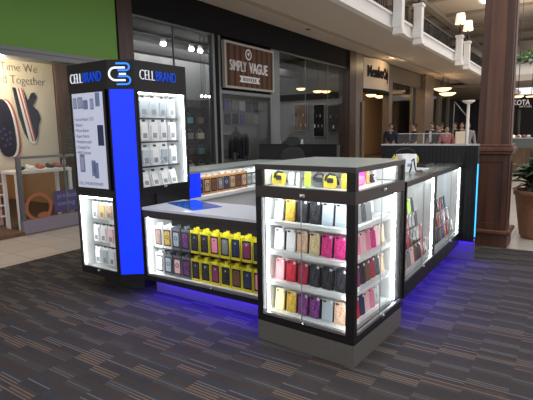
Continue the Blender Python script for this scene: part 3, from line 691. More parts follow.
# ------------------------------------------------------------------ potted plant
pl = thing('potted_plant', 'large leafy plant in a terracotta pot at the right edge', 'potted plant', (4.78, -.75, -.012))
MB().lathe([(.20,0),(.23,.05),(.28,.40),(.31,.60),(.33,.61),(.335,.68),(.30,.68),(.29,.62)], 28).obj('pot', 'pot', pl)
MB().lathe([(1e-5,.60),(.29,.62)], 28).obj('soil', 'soil', pl)
lv = MB(); rg = random.Random(3)
for k in range(240):
    a = rg.uniform(0, 2*PI); el = rg.uniform(.1, 1.4); L = rg.uniform(.22, .50); w = rg.uniform(.03, .055)
    base = Vector((rg.uniform(-.12,.12), rg.uniform(-.12,.12), rg.uniform(.66, .92)))
    d = Vector((math.cos(a)*math.cos(el), math.sin(a)*math.cos(el), math.sin(el))); sd = Vector((-math.sin(a), math.cos(a), rg.uniform(-.3,.3))).normalized()
    pts = [base, base+d*L*.4+Vector((0,0,.02)), base+d*L*.75+Vector((0,0,-.02)), base+d*L+Vector((0,0,-.10))]
    ws = [.006, w, w*.8, .003]; vs = []
    up = d.cross(sd)*.012
    for q, ww in zip(pts, ws): vs += [tuple(q-sd*ww), tuple(q+up), tuple(q+sd*ww)]
    lv._add(vs, [(3*j+i, 3*j+i+1, 3*j+i+4, 3*j+i+3) for j in range(3) for i in range(2)], True)
lv.obj('foliage', 'leaf', pl)

# ------------------------------------------------------------------ shop row (plane y = 6.1)
YS = 6.1
# floors inside the shops
struct('floor', B(-6, 46, YS-.02, 16, -.12, -.005), 'storefloor')
# first shop: green fascia, shop with clog poster
struct('wall_green_fascia', B(-8, 3.17, 5.98, 6.3, 2.86, 5.3), 'green')
struct('trim_1', MB().box(-8, 3.17, 5.96, 6.35, 2.72, 2.86).box(-8, 3.17, 5.94, 6.0, 2.80, 2.85), 'alum')
struct('wall_shop_interior', MB().box(-6, 3.3, 11, 11.1, -.005, 4).box(3.32, 3.42, 6.4, 11, -.005, 4), 'warmwall')
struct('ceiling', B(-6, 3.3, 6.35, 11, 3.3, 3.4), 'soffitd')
ps = thing('shoe_poster', 'large cream wall poster of two navy clogs with red stripes', 'poster', (0, 7.0, 0))
B(-1.5, 2.50, 0, .06, 0.95, 3.2).obj('poster_board', 'postercream', ps)
def yface(y): return face_mt((0, y, 0), '-Y')
def blob(cx, cz, pts, name, m, y, d=.01):
    b = MB(); P = [(cx+x, cz+z) for x, z in pts]; b.prism(P, 0, d, yface(y)); return b.obj(name, m, ps)
def ell(rx, rz, rot, n=22, sq=1.):
    o = []
    for k in range(n):
        a = 2*PI*k/n; x = rx*math.copysign(abs(math.cos(a))**sq, math.cos(a)); z = rz*math.copysign(abs(math.sin(a))**sq, math.sin(a))
        o.append((x*math.cos(rot)-z*math.sin(rot), x*math.sin(rot)+z*math.cos(rot)))
    return o
blob(1.60, 1.66, ell(.17, .50, .10, sq=.8), 'clog_sole', 'redstripe', -.012, .010)
blob(1.57, 1.66, ell(.16, .49, .10, sq=.8), 'clog_sole', 'cardwhite', -.016, .010)
blob(1.52, 1.67, ell(.17, .49, .10, sq=.8), 'clog_upper', 'navy', -.020, .012)
for (x, z) in ((1.50,1.38),(1.58,1.40),(1.54,1.47),(1.46,1.50),(1.60,1.50),(1.52,1.56),(1.44,1.62),(1.60,1.60),(1.50,1.66)): MB().prism([(x+.022*math.cos(k), z+.022*math.sin(k)) for k in [i*PI/4 for i in range(8)]], 0, .003, yface(-.033)).obj('vent_hole', 'purple', ps)
MB().prism([(1.78,2.36),(1.90,2.36),(2.07,1.42),(1.99,1.40),(1.93,1.44)], 0, .01, yface(-.012)).obj('clog_sole', 'cardwhite', ps)
MB().prism([(1.805,2.36),(1.83,2.36),(2.01,1.44),(1.985,1.44)], 0, .003, yface(-.023)).prism([(1.86,2.36),(1.885,2.36),(2.05,1.46),(2.03,1.44)], 0, .003, yface(-.023)).obj('sole_stripe', 'redstripe', ps)
MB().prism([(1.90,2.34),(2.04,1.42),(2.10,1.55),(2.13,1.72),(2.18,1.84),(2.14,1.98),(2.05,2.06),(2.14,2.22),(2.10,2.30),(2.04,2.28),(1.97,2.14)], 0, .012, yface(-.012)).obj('clog_upper', 'navy', ps)
MB().prism([(1.72,2.36),(1.775,2.36),(1.92,1.46),(1.86,1.58),(1.78,1.9)], 0, .012, yface(-.012)).obj('clog_upper', 'navy', ps)
put_text('poster_words', 'Spend Time We', .20, 'greytext', ps, (2.20, -.008, 2.64), '-Y', align='RIGHT', xs=.84, depth=.002, bold=-.003)
put_text('poster_words', 'Stand Together', .20, 'greytext', ps, (2.33, -.008, 2.43), '-Y', align='RIGHT', xs=.84, depth=.002, bold=-.003)
struct('trim_2', B(2.52, 2.86, 6.95, 7.1, 0, 3.2), 'wood')
# shop tree between poster and tower
tr = thing('artificial_tree', 'dark leafy artificial tree behind the shop glass', 'tree', (2.75, 6.62, -.005))
MB().lathe([(.12,0),(.15,.25),(.13,.25)], 14).obj('planter', 'blackmatte', tr); MB().cyl(.02, .2, 1.2, 8).obj('trunk', 'wood', tr)
lv = MB(); rg = random.Random(5)
for k in range(420):
    z = rg.uniform(.85, 2.35); R = .30*(1-abs(z-1.5)/1.2); a = rg.uniform(0, 2*PI); r = R*math.sqrt(rg.random())
    p0 = Vector((r*math.cos(a), r*math.sin(a), z)); d = Vector((rg.uniform(-1,1), rg.uniform(-1,1), rg.uniform(-.6,.8))).normalized(); s_ = d.orthogonal().normalized()*.025
    lv._add([tuple(p0), tuple(p0+d*.06+s_), tuple(p0+d*.13), tuple(p0+d*.06-s_)], [(0,1,2,3)])
lv.obj('foliage', 'leaf', tr)
# shop front glass with low base
gw = struct('window_1', MB().box(1.16, 3.17, 6.0, 6.10, 0, .215), 'mauve')
B(1.18, 3.17, 6.04, 6.055, .215, 2.72).obj('glass_pane', 'shopglass', gw)
MB().box(1.16, 1.22, 6.02, 6.08, .215, 1.22).box(1.95, 1.975, 6.03, 6.06, .215, 1.22).box(1.22, 3.17, 6.03, 6.065, 1.18, 1.22).obj('window_frame', 'alum', gw)
rgp = MB().ribbon([(.205*math.cos(a*PI/16), .205*math.sin(a*PI/16)) for a in range(33)], .055, .006, face_mt((1.45, 6.035, .40), '-Y'))
rgp.obj('round_logo_decal', 'orange', gw, label='orange-brown ring shaped decal')
MB().prism(ell(.09, .035, .2), 0, .006, face_mt((1.50, 6.035, .27), '-Y')).obj('logo_decal', 'orange', gw)
B(1.72, 2.6, 6.036, 6.039, .26, .62).obj('window_decal', 'purple', gw)
for s, z in (('products', .50), ('coming', .37)): put_text('decal_words', s, .11, 'inkl', gw, (1.78, 6.034, z), '-Y', depth=.001)
# shop display tables
def table(x, y, w, d, h, label, m='wood'):
    t = thing('display_table', label, 'table', (x, y, -.005))
    B(-w/2, w/2, -d/2, d/2, h-.05, h).obj('tabletop', m, t, bevel=.004)
    for sx in (-1, 1):
        for sy in (-1, 1): B(sx*(w/2-.03)-.025, sx*(w/2-.03)+.025, sy*(d/2-.03)-.025, sy*(d/2-.03)+.025, 0, h-.05).obj('leg', m, t)
    return t
table(1.75, 6.5, 1.0, .45, .98, 'white shoe table inside the clog shop, behind the glass', 'whitem')
for i, (x, m) in enumerate(((1.45, 'navy'), (1.62, 'cardwhite'), (1.80, 'redstripe'), (1.98, 'navy'), (2.12, 'clothpink'))):
    o = MB().sphere((0, 0, .035), .035, 1.0, 2.6, 1.0).sphere((0, .05, .055), .03, 1.0, 1.3, 1.2).obj('clog_shoe', m, loc=(x, 6.48, .9755), rot=(0, 0, .4))
    tag(o, '%s shoe, %s from the left on the white shoe table' % (['navy','white','red','second navy','pink'][i], ORD[i]), 'shoe', 'shoes on the table in the clog shop')
sg = thing('table_sign', 'small framed sign with pink foot on the shoe table', 'sign', (2.20, 6.42, .9755))
MB().box(-.05, .05, -.005, .005, .02, .16).obj('sign_board', 'bronze', sg); B(-.03, .03, -.007, -.0052, .05, .13).obj('sign_face', 'cardwhite', sg); B(-.09, .09, -.04, .04, 0, .02).obj('sign_foot', 'hotpink' if False else 'clothpink', sg)
sw = thing('slatwall_shelves', 'pink lit slatwall shelves at the left edge inside the clog shop', 'shelves', (.95, 7.2, -.005))
B(-.6, .5, 0, .05, 0, 1.0).obj('back_panel', CASES['palepink'], sw)
for k in range(5): B(-.6, .5, -.12, 0, .15+.19*k, .17+.19*k).obj('shelf', 'whitem', sw)
rb = thing('rack_base', 'low dark wooden step left of the shop glass', 'step', (.95, 6.3, 0)); B(-.5, .22, -.30, .3, -.012, .05).obj('step_board', 'wood', rb)

# pilaster between shop one and two
struct('trim_3', B(3.19, 3.53, 5.95, 6.4, -.012, 4.40), 'pilaster')
# second shop: black fascia, windows
struct('wall_black_fascia', MB().box(3.53, 13.66, 6.02, 6.30, 3.80, 4.42).box(-8, 3.19, 6.35, 6.5, 3.4, 4.4), 'storeblack')
w2 = struct('window_2', MB().box(3.53, 6.0, 6.06, 6.14, 3.76, 3.80).box(5.94, 6.02, 6.04, 6.16, 0, 3.80).box(4.72, 4.74, 6.08, 6.12, .1, 3.76).box(3.53, 6.0, 6.05, 6.15, 0, .1), 'alum')
B(3.53, 5.94, 6.095, 6.105, .1, 3.76).obj('glass_pane', 'shopglass', w2)
w3 = struct('window_3', MB().box(6.16, 6.24, 6.04, 6.16, 0, 3.80).box(6.24, 8.46, 6.05, 6.15, 2.46, 2.54).box(6.24, 8.50, 6.05, 6.15, 0, .1).box(8.40, 8.47, 6.05, 6.15, .1, 2.46), 'alum')
B(6.24, 8.40, 6.095, 6.105, .1, 2.46).obj('glass_pane', 'shopglass', w3); B(6.24, 8.50, 6.16, 6.2, 2.54, 3.80).obj('sign_backing', 'storeblack', w3)
B(6.02, 6.16, 6.04, 6.2, 0, 3.80).obj('mullion_cover', 'storeblack', w3)
struct('trim_4', B(8.50, 8.95, 6.08, 6.14, 0, 3.80), 'frosted')
w4 = struct('window_4', MB().box(8.95, 13.66, 6.06, 6.14, 3.76, 3.80).box(8.95, 13.66, 6.05, 6.15, 0, .1).box(10.5, 10.515, 6.09, 6.11, .1, 3.76).box(12.1, 12.115, 6.09, 6.11, .1, 3.76), 'alum')
B(8.95, 13.60, 6.095, 6.105, .1, 3.76).obj('glass_pane', 'shopglass', w4)
# hanging sign
sv = thing('shop_sign', 'wooden SIMPLY VAGUE shop sign in a pale frame', 'sign', (6.28, 6.0, 2.60))
B(0.05, 2.12, -.02, .03, .05, 1.05).obj('sign_board', 'signwood', sv)
MB().box(0, 2.17, -.05, .04, 0, .05).box(0, 2.17, -.05, .04, 1.05, 1.10).box(0, .06, -.05, .04, .05, 1.05).box(2.11, 2.17, -.05, .04, .05, 1.05).obj('sign_frame', mat('sign_frame_grey', (.40,.37,.34), .5), sv)
put_text('sign_words', 'SIMPLY', .36, 'cardwhite', sv, (.20, -.03, .43), '-Y', xs=.62, depth=.015)
put_text('sign_words', 'VAGUE', .36, 'cardwhite', sv, (1.02, -.03, .43), '-Y', xs=.72, depth=.015, bold=.008)
MB().prism([(.60,.17),(1.50,.17),(1.43,.25),(1.50,.33),(.60,.33),(.67,.25)], 0, .01, face_mt((0,-.022,0), '-Y')).obj('sign_ribbon', 'cardwhite', sv)
put_text('ribbon_words', 'BOUTIQUE', .12, 'pilaster', sv, (.74, -.035, .205), '-Y', xs=1.0, depth=.003)
MB().ribbon([(.12*math.cos(a*PI/8), .12*math.sin(a*PI/8)-abs(math.sin(a*PI/16))*0) for a in range(17)], .035, .012, face_mt((1.0, -.022, .87), '-Y')).prism([(.95,.90),(.98,.93),(1.0,.90),(1.02,.93),(1.05,.90),(1.0,.82)], 0, .012, face_mt((0,-.022,0), '-Y')).obj('sign_emblem', 'cardwhite', sv)

# interior of second shop
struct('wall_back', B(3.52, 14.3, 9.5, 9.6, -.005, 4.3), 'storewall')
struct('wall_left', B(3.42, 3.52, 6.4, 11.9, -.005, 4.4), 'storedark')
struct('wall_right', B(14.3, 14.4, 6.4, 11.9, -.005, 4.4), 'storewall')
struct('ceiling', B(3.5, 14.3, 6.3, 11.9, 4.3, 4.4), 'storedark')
struct('wall_partition', MB().box(9.6, 9.9, 9.0, 9.49, -.005, 4.28), 'storewall')
struct('ceiling_beam', MB().box(3.6, 14.2, 8.3, 8.6, 3.62, 3.86), 'storewall')
struct('ceiling_beam', MB().box(9.95, 14.25, 9.35, 9.49, 2.95, 3.15).box(14.15, 14.28, 6.42, 9.3, 2.75, 3.0), 'storeblack')
struct('ceiling_beam', MB().box(3.6, 14.2, 6.45, 6.8, 4.12, 4.28), 'storedark')
tk = thing('track_light_rail', 'ceiling rail carrying the spot lamps in the boutique', 'track light', (0, 8.8, 4.22)); B(5.6, 9.9, -.02, .02, 0, .05).obj('rail', 'alum', tk); B(5.6, 5.62, -.01, .01, .05, .08).obj('hanger', 'alum', tk)
for i, (x, y) in enumerate([(7.11, 8.80), (8.27, 8.80), (8.67, 8.8)]):
    s_ = thing('spot_lamp', 'glowing track spot, %s from the left on the boutique ceiling rail' % ORD[i], 'spot lamp', (x, y, 4.06), 0, 'track spots in the boutique')
    MB().lathe([(.06, 0), (.075, .10), (.04, .16)], 14).obj('lamp_housing', 'whitem', s_); MB().lathe([(1e-5, -.004), (.055, -.002)], 14).sphere((0, 0, -.02), .085, 1, 1, .8).obj('lamp_bulb', 'spot', s_)
tk = thing('track_light_rail', 'rear ceiling rail carrying two spots in the boutique', 'track light', (0, 9.2, 4.0)); B(6.4, 9.4, -.02, .02, 0, .08).obj('rail', 'alum', tk)
for i, x in enumerate((6.93, 7.85)):
    s_ = thing('spot_lamp', 'glowing %s spot on the rear rail of the boutique ceiling' % ['left', 'right'][i], 'spot lamp', (x, 9.2, 3.84), 0, 'rear spots in the boutique')
    MB().lathe([(.06, 0), (.075, .10), (.04, .16)], 14).obj('lamp_housing', 'whitem', s_); MB().sphere((0, 0, -.02), .085, 1, 1, .8).obj('lamp_bulb', 'spot', s_)
for i, x in enumerate((7.75, 7.93, 8.12)):
    o = thing('pendant_lamp', '', 'x', (x, 8.0, 2.58)); MB().sphere((0,0,0), .035).obj('bulb', 'spot', o); MB().cyl(.005, .03, 1.70, 6).obj('cord', 'iron', o); tag(o, 'tiny bright pendant bulb, %s of a row of three behind the boutique glass' % ORD[i], 'pendant lamp', 'row of pendant bulbs in the boutique')
for i, (x, y, z) in enumerate(((13.2, 7.75, 3.12), (13.6, 7.25, 3.02), (13.9, 7.05, 3.02))):
    t = thing('bowl_lamp', 'warm glowing bowl lamp, %s from the left in the right boutique window' % ORD[i], 'bowl lamp', (x, y, z), 0, 'bowl lamps in the boutique')
    MB().lathe([(1e-5, -.07), (.10, -.06), (.17, -.02), (.18, .01)], 18).obj('glass_bowl', 'bowl', t); MB().cyl(.01, .0, 4.29-z, 6).obj('stem', 'iron', t)
# wall of pictures / garments (left bay)
def rail_with_clothes(x, y, n, label, grp, mats):
    r = thing('clothes_rail', label, 'clothes rail', (x, y, -.005))
    L = n*.16+.1
    MB().tube([(0,0,0),(0,0,1.5),(L,0,1.5),(L,0,0)], .015).obj('rail', 'iron', r)
    for k in range(n):
        o = MB().prism([(-.05,-.22),(.05,-.22),(.05,.22),(-.05,.22)], -.85, 0).obj('hanging_garment', mats[k % len(mats)], loc=(x+.12+.16*k, y, 1.46)); o.scale = (1, 1, .8+.06*(k % 3))
        tag(o, '%s garment, %s from the left on the %s' % (GN[mats[k % len(mats)]], ORD[k], grp), 'garment', 'garments on the '+grp)
GN = dict(clothblack='black', clothnavy='navy', clothgrey='grey', clothpink='dusty pink', clothwhite='white', denim='denim blue', storewall='slate')
rail_with_clothes(4.2, 7.3, 8, 'black clothes rail behind the left boutique window', 'left boutique rail', ['clothblack', 'clothgrey', 'clothnavy', 'clothwhite', 'clothblack'])
rail_with_clothes(8.4, 7.9, 8, 'black clothes rail under the wooden sign', 'rail under the wooden sign', ['clothnavy', 'clothblack', 'storewall', 'denim', 'clothblack'])
pic = 0
for r_i, z in enumerate((2.30, 1.82)):
    for c_i in range(5):
        x = 10.6+c_i*.46+(.06 if r_i else 0)
        o = MB().box(0, .34, -.03, 0, 0, .38).obj('wall_picture', ['purple', 'clothnavy', 'greytext', 'clothblack', 'mauve'][(c_i*2+r_i) % 5], loc=(x, 9.49, z), bevel=.004)
        tag(o, 'dark wall picture, %s from the left in the %s row of the boutique' % (ORD[c_i], ['upper', 'lower'][r_i]), 'picture', 'pictures on the boutique back wall')
for i, (y, z, w, h, m_) in enumerate(((8.05, 1.55, .60, 1.05, 'wood'), (7.30, 1.30, .45, 1.25, 'storeblack'), (6.42, 1.45, .70, 1.05, 'storedark'))):
    t = thing('wall_display_board', '%s dark display board on the side wall seen through the right boutique window' % ['left','middle','right'][i], 'display board', (14.29, y, z), 0, 'display boards in the boutique')
    B(-.06, 0, -.03, w+.03, -.03, h+.03).obj('board_frame', 'clothgrey', t); B(-.07, -.06, 0, w, 0, h).obj('board_face', m_, t)
    for k in range(5): MB().box(-.09, -.07, .05+.09*k*w/.5, .10+.09*k*w/.5, .15+.2*((k*2+i)%4), .27+.2*((k*2+i)%4)).obj('hung_item', ['cardwhite','clothgrey','kraft','mauve','purple'][(k+i)%5], t)
sd = thing('sideboard', 'brown wooden sideboard behind the right boutique window', 'sideboard', (11.2, 7.6, -.005)); B(0, 2.4, 0, .5, .1, .95).obj('cabinet_body', 'wood', sd)
for k in range(4): B(.08+.58*k, .62+.58*k, -.012, 0, .16, .90).obj('door', 'wood', sd, bevel=.004)
for sx in (.03, 2.31):
    for sy in (.02, .42): B(sx, sx+.06, sy, sy+.06, 0, .1).obj('leg', 'wood', sd)
for i in range(7):
    o = MB().lathe([(.05,0),(.07,.08),(.04+.01*(i%3),.18),(.03,.24+.03*(i%2))], 12).obj('vase', ['cardwhite','clothgrey','clothblack'][i%3], loc=(11.4+.33*i, 7.82, .9455)); tag(o, '%s vase, %s from the left on the brown sideboard' % (['white','grey','black'][i%3], ORD[i]), 'vase', 'vases on the sideboard')
mq = thing('dress_form', 'black dress form on a stand behind the boutique glass', 'dress form', (8.15, 7.1, -.005))
MB().lathe([(.16,0),(.16,.02),(.02,.04),(.02,1.0)], 16).obj('stand', 'iron', mq)
MB().lathe([(.10,.95),(.16,1.02),(.13,1.2),(.17,1.42),(.15,1.52),(.05,1.58),(.045,1.66),(1e-5,1.70)], 18, Matrix.Diagonal((1,.7,1,1))).obj('torso', 'clothblack', mq)
# white cardigan + lady's bag bay (left window)
mq = thing('dress_form', 'dress form in a cream cardigan behind the left boutique window', 'dress form', (6.05, 7.8, -.005))
MB().lathe([(.16,0),(.16,.02),(.02,.04),(.02,1.0)], 16).obj('stand', 'iron', mq)
MB().lathe([(.19,.85),(.17,1.05),(.14,1.2),(.18,1.42),(.15,1.52),(.05,1.58)], 18, Matrix.Diagonal((1,.7,1,1))).obj('cardigan', 'taupe', mq); MB().cyl(.045, 1.58, 1.68, 12).obj('neck', 'wood', mq)

su = thing('shelving_unit', 'tall black shelving with bags behind the left boutique window', 'shelving', (8.15, 9.1, -.005))
B(0, .04, 0, .35, 0, 2.6).obj('upright', 'storeblack', su); B(1.16, 1.20, 0, .35, 0, 2.6).obj('upright', 'storeblack', su); B(.04, 1.16, .32, .35, 0, 2.6).obj('back_panel', 'storedark', su)
for k in range(5): B(.04, 1.16, 0, .32, .3+.5*k, .33+.5*k).obj('shelf', 'storeblack', su)
for k in range(4):
    for j in range(2):
        hb_ = thing('handbag', '%s handbag, %s on shelf %s of the black shelving' % (['cream','brown','grey','teal'][(k+j*2) % 4], ['left','right'][j], ['one','two','three','four'][k]), 'handbag', (8.15+.32+.52*j, 9.22, .3255+.5*k), 0, 'handbags on the black shelving')
        c_ = [M_['cream'], M_['wood'], M_['clothgrey'], CASES['teal']][(k+j*2) % 4]
        MB().prism([(-.16,-.06),(.16,-.06),(.16,.06),(-.16,.06)], 0, .20).obj('bag_body', c_, hb_, bevel=.02)
        MB().tube([(.10*math.cos(a*PI/8), 0, .195+.12*math.sin(a*PI/8)) for a in range(9)], .009).obj('handle', c_, hb_)

# third shop
struct('trim_5', B(13.66, 14.25, 5.95, 6.4, 0, 4.40), 'pilaster')
struct('wall_stone_fascia', MB().box(14.25, 15.05, 6.0, 6.3, 2.6, 4.4).box(14.25, 14.75, 6.0, 6.3, 0, 2.6).box(15.05, 23.4, 6.05, 6.3, 3.75, 4.4).box(18.15, 18.6, 6.0, 6.3, 0, 3.75).box(15.0, 15.25, 6.0, 6.3, 0, 2.7), 'taupe')
struct('trim_6', MB().box(23.4, 25.2, 5.8, 6.3, 0, 4.4), 'taupe')
ms = thing('shop_sign', 'cream curved shop sign lettered MemberOnly above the doorway', 'sign', (15.1, 6.0, 3.15))
pts = [(0,0)]+[(3.0*k/12, -.22*math.sin(PI*k/12)) for k in range(13)]+[(3.0,.25),(0,.25)]
MB().prism(pts[1:], 0, 1.20).obj('sign_body', 'cream', ms)
MB().prism([(x*1.0, y-.03) for x, y in pts[1:14]]+[(3.0,.25),(0,.25)], -.12, 0).obj('sign_canopy', 'storeblack', ms)
me = text_mesh('sign_words', 'MemberOnly', .62, 'storeblack', xs=.80, depth=.02, bold=.012); me.transform(face_mt((.20, 0, .48), '-Y'))
wmax = max(v.co.x for v in me.vertices); k_ = 2.25/(wmax-.20)
for v in me.vertices:
    v.co.x = .22+(v.co.x-.20)*k_; v.co.y += -.22*math.sin(PI*min(max(v.co.x/3, 0), 1))-.01
link('sign_words', me, ms)
w5 = struct('window_5', MB().box(18.6, 23.4, 6.1, 6.2, 0, .1).box(18.6, 18.7, 6.1, 6.2, .1, 3.75).box(22.0, 22.12, 6.1, 6.2, .1, 3.75).box(18.6, 23.4, 6.1, 6.2, 3.68, 3.75), 'taupe')
B(18.7, 22.0, 6.14, 6.15, .1, 3.68).obj('glass_pane', 'shopglass', w5)
struct('wall_shop_interior', MB().box(14.5, 46, 9.4, 9.5, -.005, 4.2).box(14.45, 14.5, 6.4, 9.4, -.005, 4.2), 'warmwall')
struct('ceiling', B(14.4, 30, 6.3, 11, 4.2, 4.3), 'soffit')
for i, (x, y, z) in enumerate(((19.6, 7.4, 3.2), (20.8, 7.4, 3.2))):
    t = thing('bowl_lamp', '%s warm bowl lamp in the window right of the cream sign' % ['left', 'right'][i], 'bowl lamp', (x, y, z), 0, 'bowl lamps right of the cream sign')
    MB().lathe([(1e-5, -.10), (.14, -.085), (.24, -.02), (.26, .02)], 18).obj('glass_bowl', 'bowl', t); MB().cyl(.01, .0, 4.19-z, 6).obj('stem', 'iron', t)
for i, x in enumerate((15.6, 16.5, 17.4)):
    t = thing('wooden_rack', 'tall brown wooden rack, %s from the left in the doorway under the cream sign' % ORD[i], 'rack', (x, 7.3, -.005), 0, 'racks behind the doorway')
    MB().box(-.04, .0, -.2, .2, 0, 1.9).box(.56, .6, -.2, .2, 0, 1.9).obj('upright', 'wood', t)
    for k in range(4): B(0, .56, -.2, .2, .25+.5*k, .28+.5*k).obj('shelf', 'wood', t)
    for k in range(3):
        o = MB().box(-.2, .2, -.14, .14, 0, .22).obj('folded_clothes', ['clothblack', 'clothgrey', 'denim'][(k+i) % 3], loc=(x+.28, 7.3, .2755+.5*k), bevel=.03); tag(o, '%s folded clothes, shelf %s of the %s rack in the doorway' % (['black','grey','denim'][(k+i) % 3], ['one','two','three'][k], ORD[i]), 'clothes', 'folded clothes in the doorway racks')
# glass pillar windows beyond
for i, (x0, x1) in enumerate(((25.3, 27.6), (27.9, 30.2))):
    w = struct('window_%d' % (6+i), MB().box(x0, x0+.15, 6.0, 6.2, 0, 4.4).box(x1-.1, x1, 6.0, 6.2, 0, 4.4).box(x0+.15, x1-.1, 6.0, 6.2, 0, .3).box(x0+.15, x1-.1, 6.0, 6.2, 3.9, 4.4), 'taupe')
    B(x0+.15, x1-.1, 6.09, 6.10, .3, 3.9).obj('glass_pane', 'shopglass', w)
    B(x0+.15, x1-.1, 7.0, 7.1, 0, 3.9).obj('display_back', ['frosted', 'taupe'][i], w)
struct('wall_far_shop', MB().box(30.4, 46, 8.5, 8.7, 0, 4.4).box(46, 46.2, -14, 9, 0, 4.4), 'storedark')
struct('ceiling', MB().box(30.2, 46, 3.5, 9, 4.1, 4.3), 'ceil')
struct('floor', B(30, 70, 6.0, 16, -.12, -.012), 'tile')
def bowl(x, y, z, label, grp, top, r=.45):
    t = thing('bowl_lamp', label, 'bowl lamp', (x, y, z), 0, grp)
    MB().lathe([(1e-5, -.3*r), (.5*r, -.27*r), (.9*r, -.08*r), (r, .06*r)], 18).obj('glass_bowl', 'bowl', t); MB().cyl(.02, 0, top-z, 6).obj('stem', 'iron', t)
bowl(23.6, 4.95, 3.60, 'warm bowl lamp left of the wooden column, upper of the pair', 'bowl lamps left of the column', 4.30)
bowl(25.2, 5.05, 3.45, 'warm bowl lamp left of the wooden column, lower of the pair', 'bowl lamps left of the column', 4.30)

# ------------------------------------------------------------------ gallery above
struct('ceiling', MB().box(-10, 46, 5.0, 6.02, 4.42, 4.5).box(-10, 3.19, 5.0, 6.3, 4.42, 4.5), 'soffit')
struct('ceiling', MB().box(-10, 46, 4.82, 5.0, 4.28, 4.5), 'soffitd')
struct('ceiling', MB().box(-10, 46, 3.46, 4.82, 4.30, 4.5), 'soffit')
struct('wall_balcony', MB().box(-10, 46, 3.30, 3.46, 4.28, 4.66).box(-10, 46, 3.24, 3.32, 4.60, 4.66).box(-10, 46, 3.26, 3.32, 4.26, 4.32), 'fascia')
struct('floor_gallery', B(-10, 46, 3.46, 12, 4.5, 4.66), 'soffit')
for i, (x, y, z) in enumerate(((9.6, 5.5, 4.41), (16.4, 5.5, 4.41))):
    o = MB().lathe([(.07,-.012),(.07,0)], 16).obj('downlight', 'iron', loc=(x, y, 4.419)); tag(o, 'small round %s downlight in the pale soffit' % ['dark', 'warm'][i], 'downlight')
def railing(x0, x1, label):
    t = thing('railing', label, 'railing', (x0, 3.36, 4.66), 0, 'black gallery railings')
    n = int((x1-x0)/.13); b = MB()
    for k in range(n+1): x = (x1-x0)*k/n; b.box(x-.012, x+.012, -.012, .012, .04, .48)
    b.obj('balusters', 'iron', t)
    MB().box(0, x1-x0, -.035, .035, .48, .53).obj('top_rail', 'iron', t); MB().box(0, x1-x0, -.02, .02, .02, .05).obj('bottom_rail', 'iron', t)
    m = int((x1-x0)/1.3)
    for k in range(m): 
        xc = (k+.5)*(x1-x0)/m; MB().ribbon([(xc+.16*math.cos(a*PI/6), .26+.16*math.sin(a*PI/6)) for a in range(13)], .03, .02, face_mt((0, -.02, 0), '-Y')).obj('ring_ornament', 'iron', t)
posts = [10.31, 12.2, 18.15, 19.75, 27.0, 28.6]
railing(4.0, 10.08, 'black gallery railing left of the first white post'); railing(10.54, 11.97, 'short black railing between the first two white posts'); railing(12.43, 17.92, 'long black railing between the two pairs of lamp posts'); railing(19.98, 26.7, 'black railing beside the wooden column')
for i, x in enumerate(posts):
    p = thing('balcony_post', 'white square balcony post with flared bracket, %s from the left' % ORD[i], 'post', (x, 3.10, 4.08), 0, 'white balcony posts')
    B(-.125, .125, -.12, .12, .18, 1.10).obj('post_shaft', 'fascia', p, bevel=.01)
    B(-.16, .16, -.15, .15, 1.10, 1.18).obj('post_cap', 'fascia', p, bevel=.01)
    MB()._add([(-.15,-.17,0),(.15,-.17,0),(.15,.13,0),(-.15,.13,0),(-.09,-.12,.22),(.09,-.12,.22),(.09,.1,.22),(-.09,.1,.22)], [(3,2,1,0),(4,5,6,7),(0,1,5,4),(1,2,6,5),(2,3,7,6),(3,0,4,7)]).obj('bracket', 'fascia', p)
    lt = thing('balcony_lamp', 'twin-stem lamp with glowing cream shade on the %s white post' % ORD[i], 'lamp', (x, 3.10, 5.2605), 0, 'lamps on the balcony posts')
    MB().lathe([(.14,0),(.14,.04),(.04,.08)], 14).obj('lamp_base', 'iron', lt)
    MB().cyl(.022, .06, .50, 8, Matrix.Translation((-.07,0,0))).cyl(.022, .06, .50, 8, Matrix.Translation((.07,0,0))).box(-.1, .1, -.02, .02, .30, .33).obj('lamp_stem', 'iron', lt)
    MB().lathe([(.21,.46),(.16,.86),(.155,.86),(.205,.46)], 20).obj('lamp_shade', 'shade', lt)
# upper storey back wall and ceiling
struct('wall_upper_gallery', B(-10, 46, 11.9, 12.0, 4.66, 8.6), 'ceil')
struct('ceiling', MB().box(5, 24.5, -6, 12, 8.6, 8.8).box(24.5, 28, 4.0, 12, 8.6, 8.8).box(24.5, 28, -6, 1.0, 8.6, 8.8).box(28, 60, -6, 12, 8.6, 8.8), 'ceil')
struct('window_8', B(24.6, 27.9, 1.1, 3.9, 8.62, 8.66), 'sky')
rb = MB()
for k in range(9): rb.box(8+4.2*k, 8.35+4.2*k, -6, 12, 8.45, 8.6)
rb.box(5, 60, 6.2, 6.6, 8.3, 8.6).box(5, 60, 3.2, 3.5, 8.4, 8.6)
struct('trim_7', rb, 'ceild')

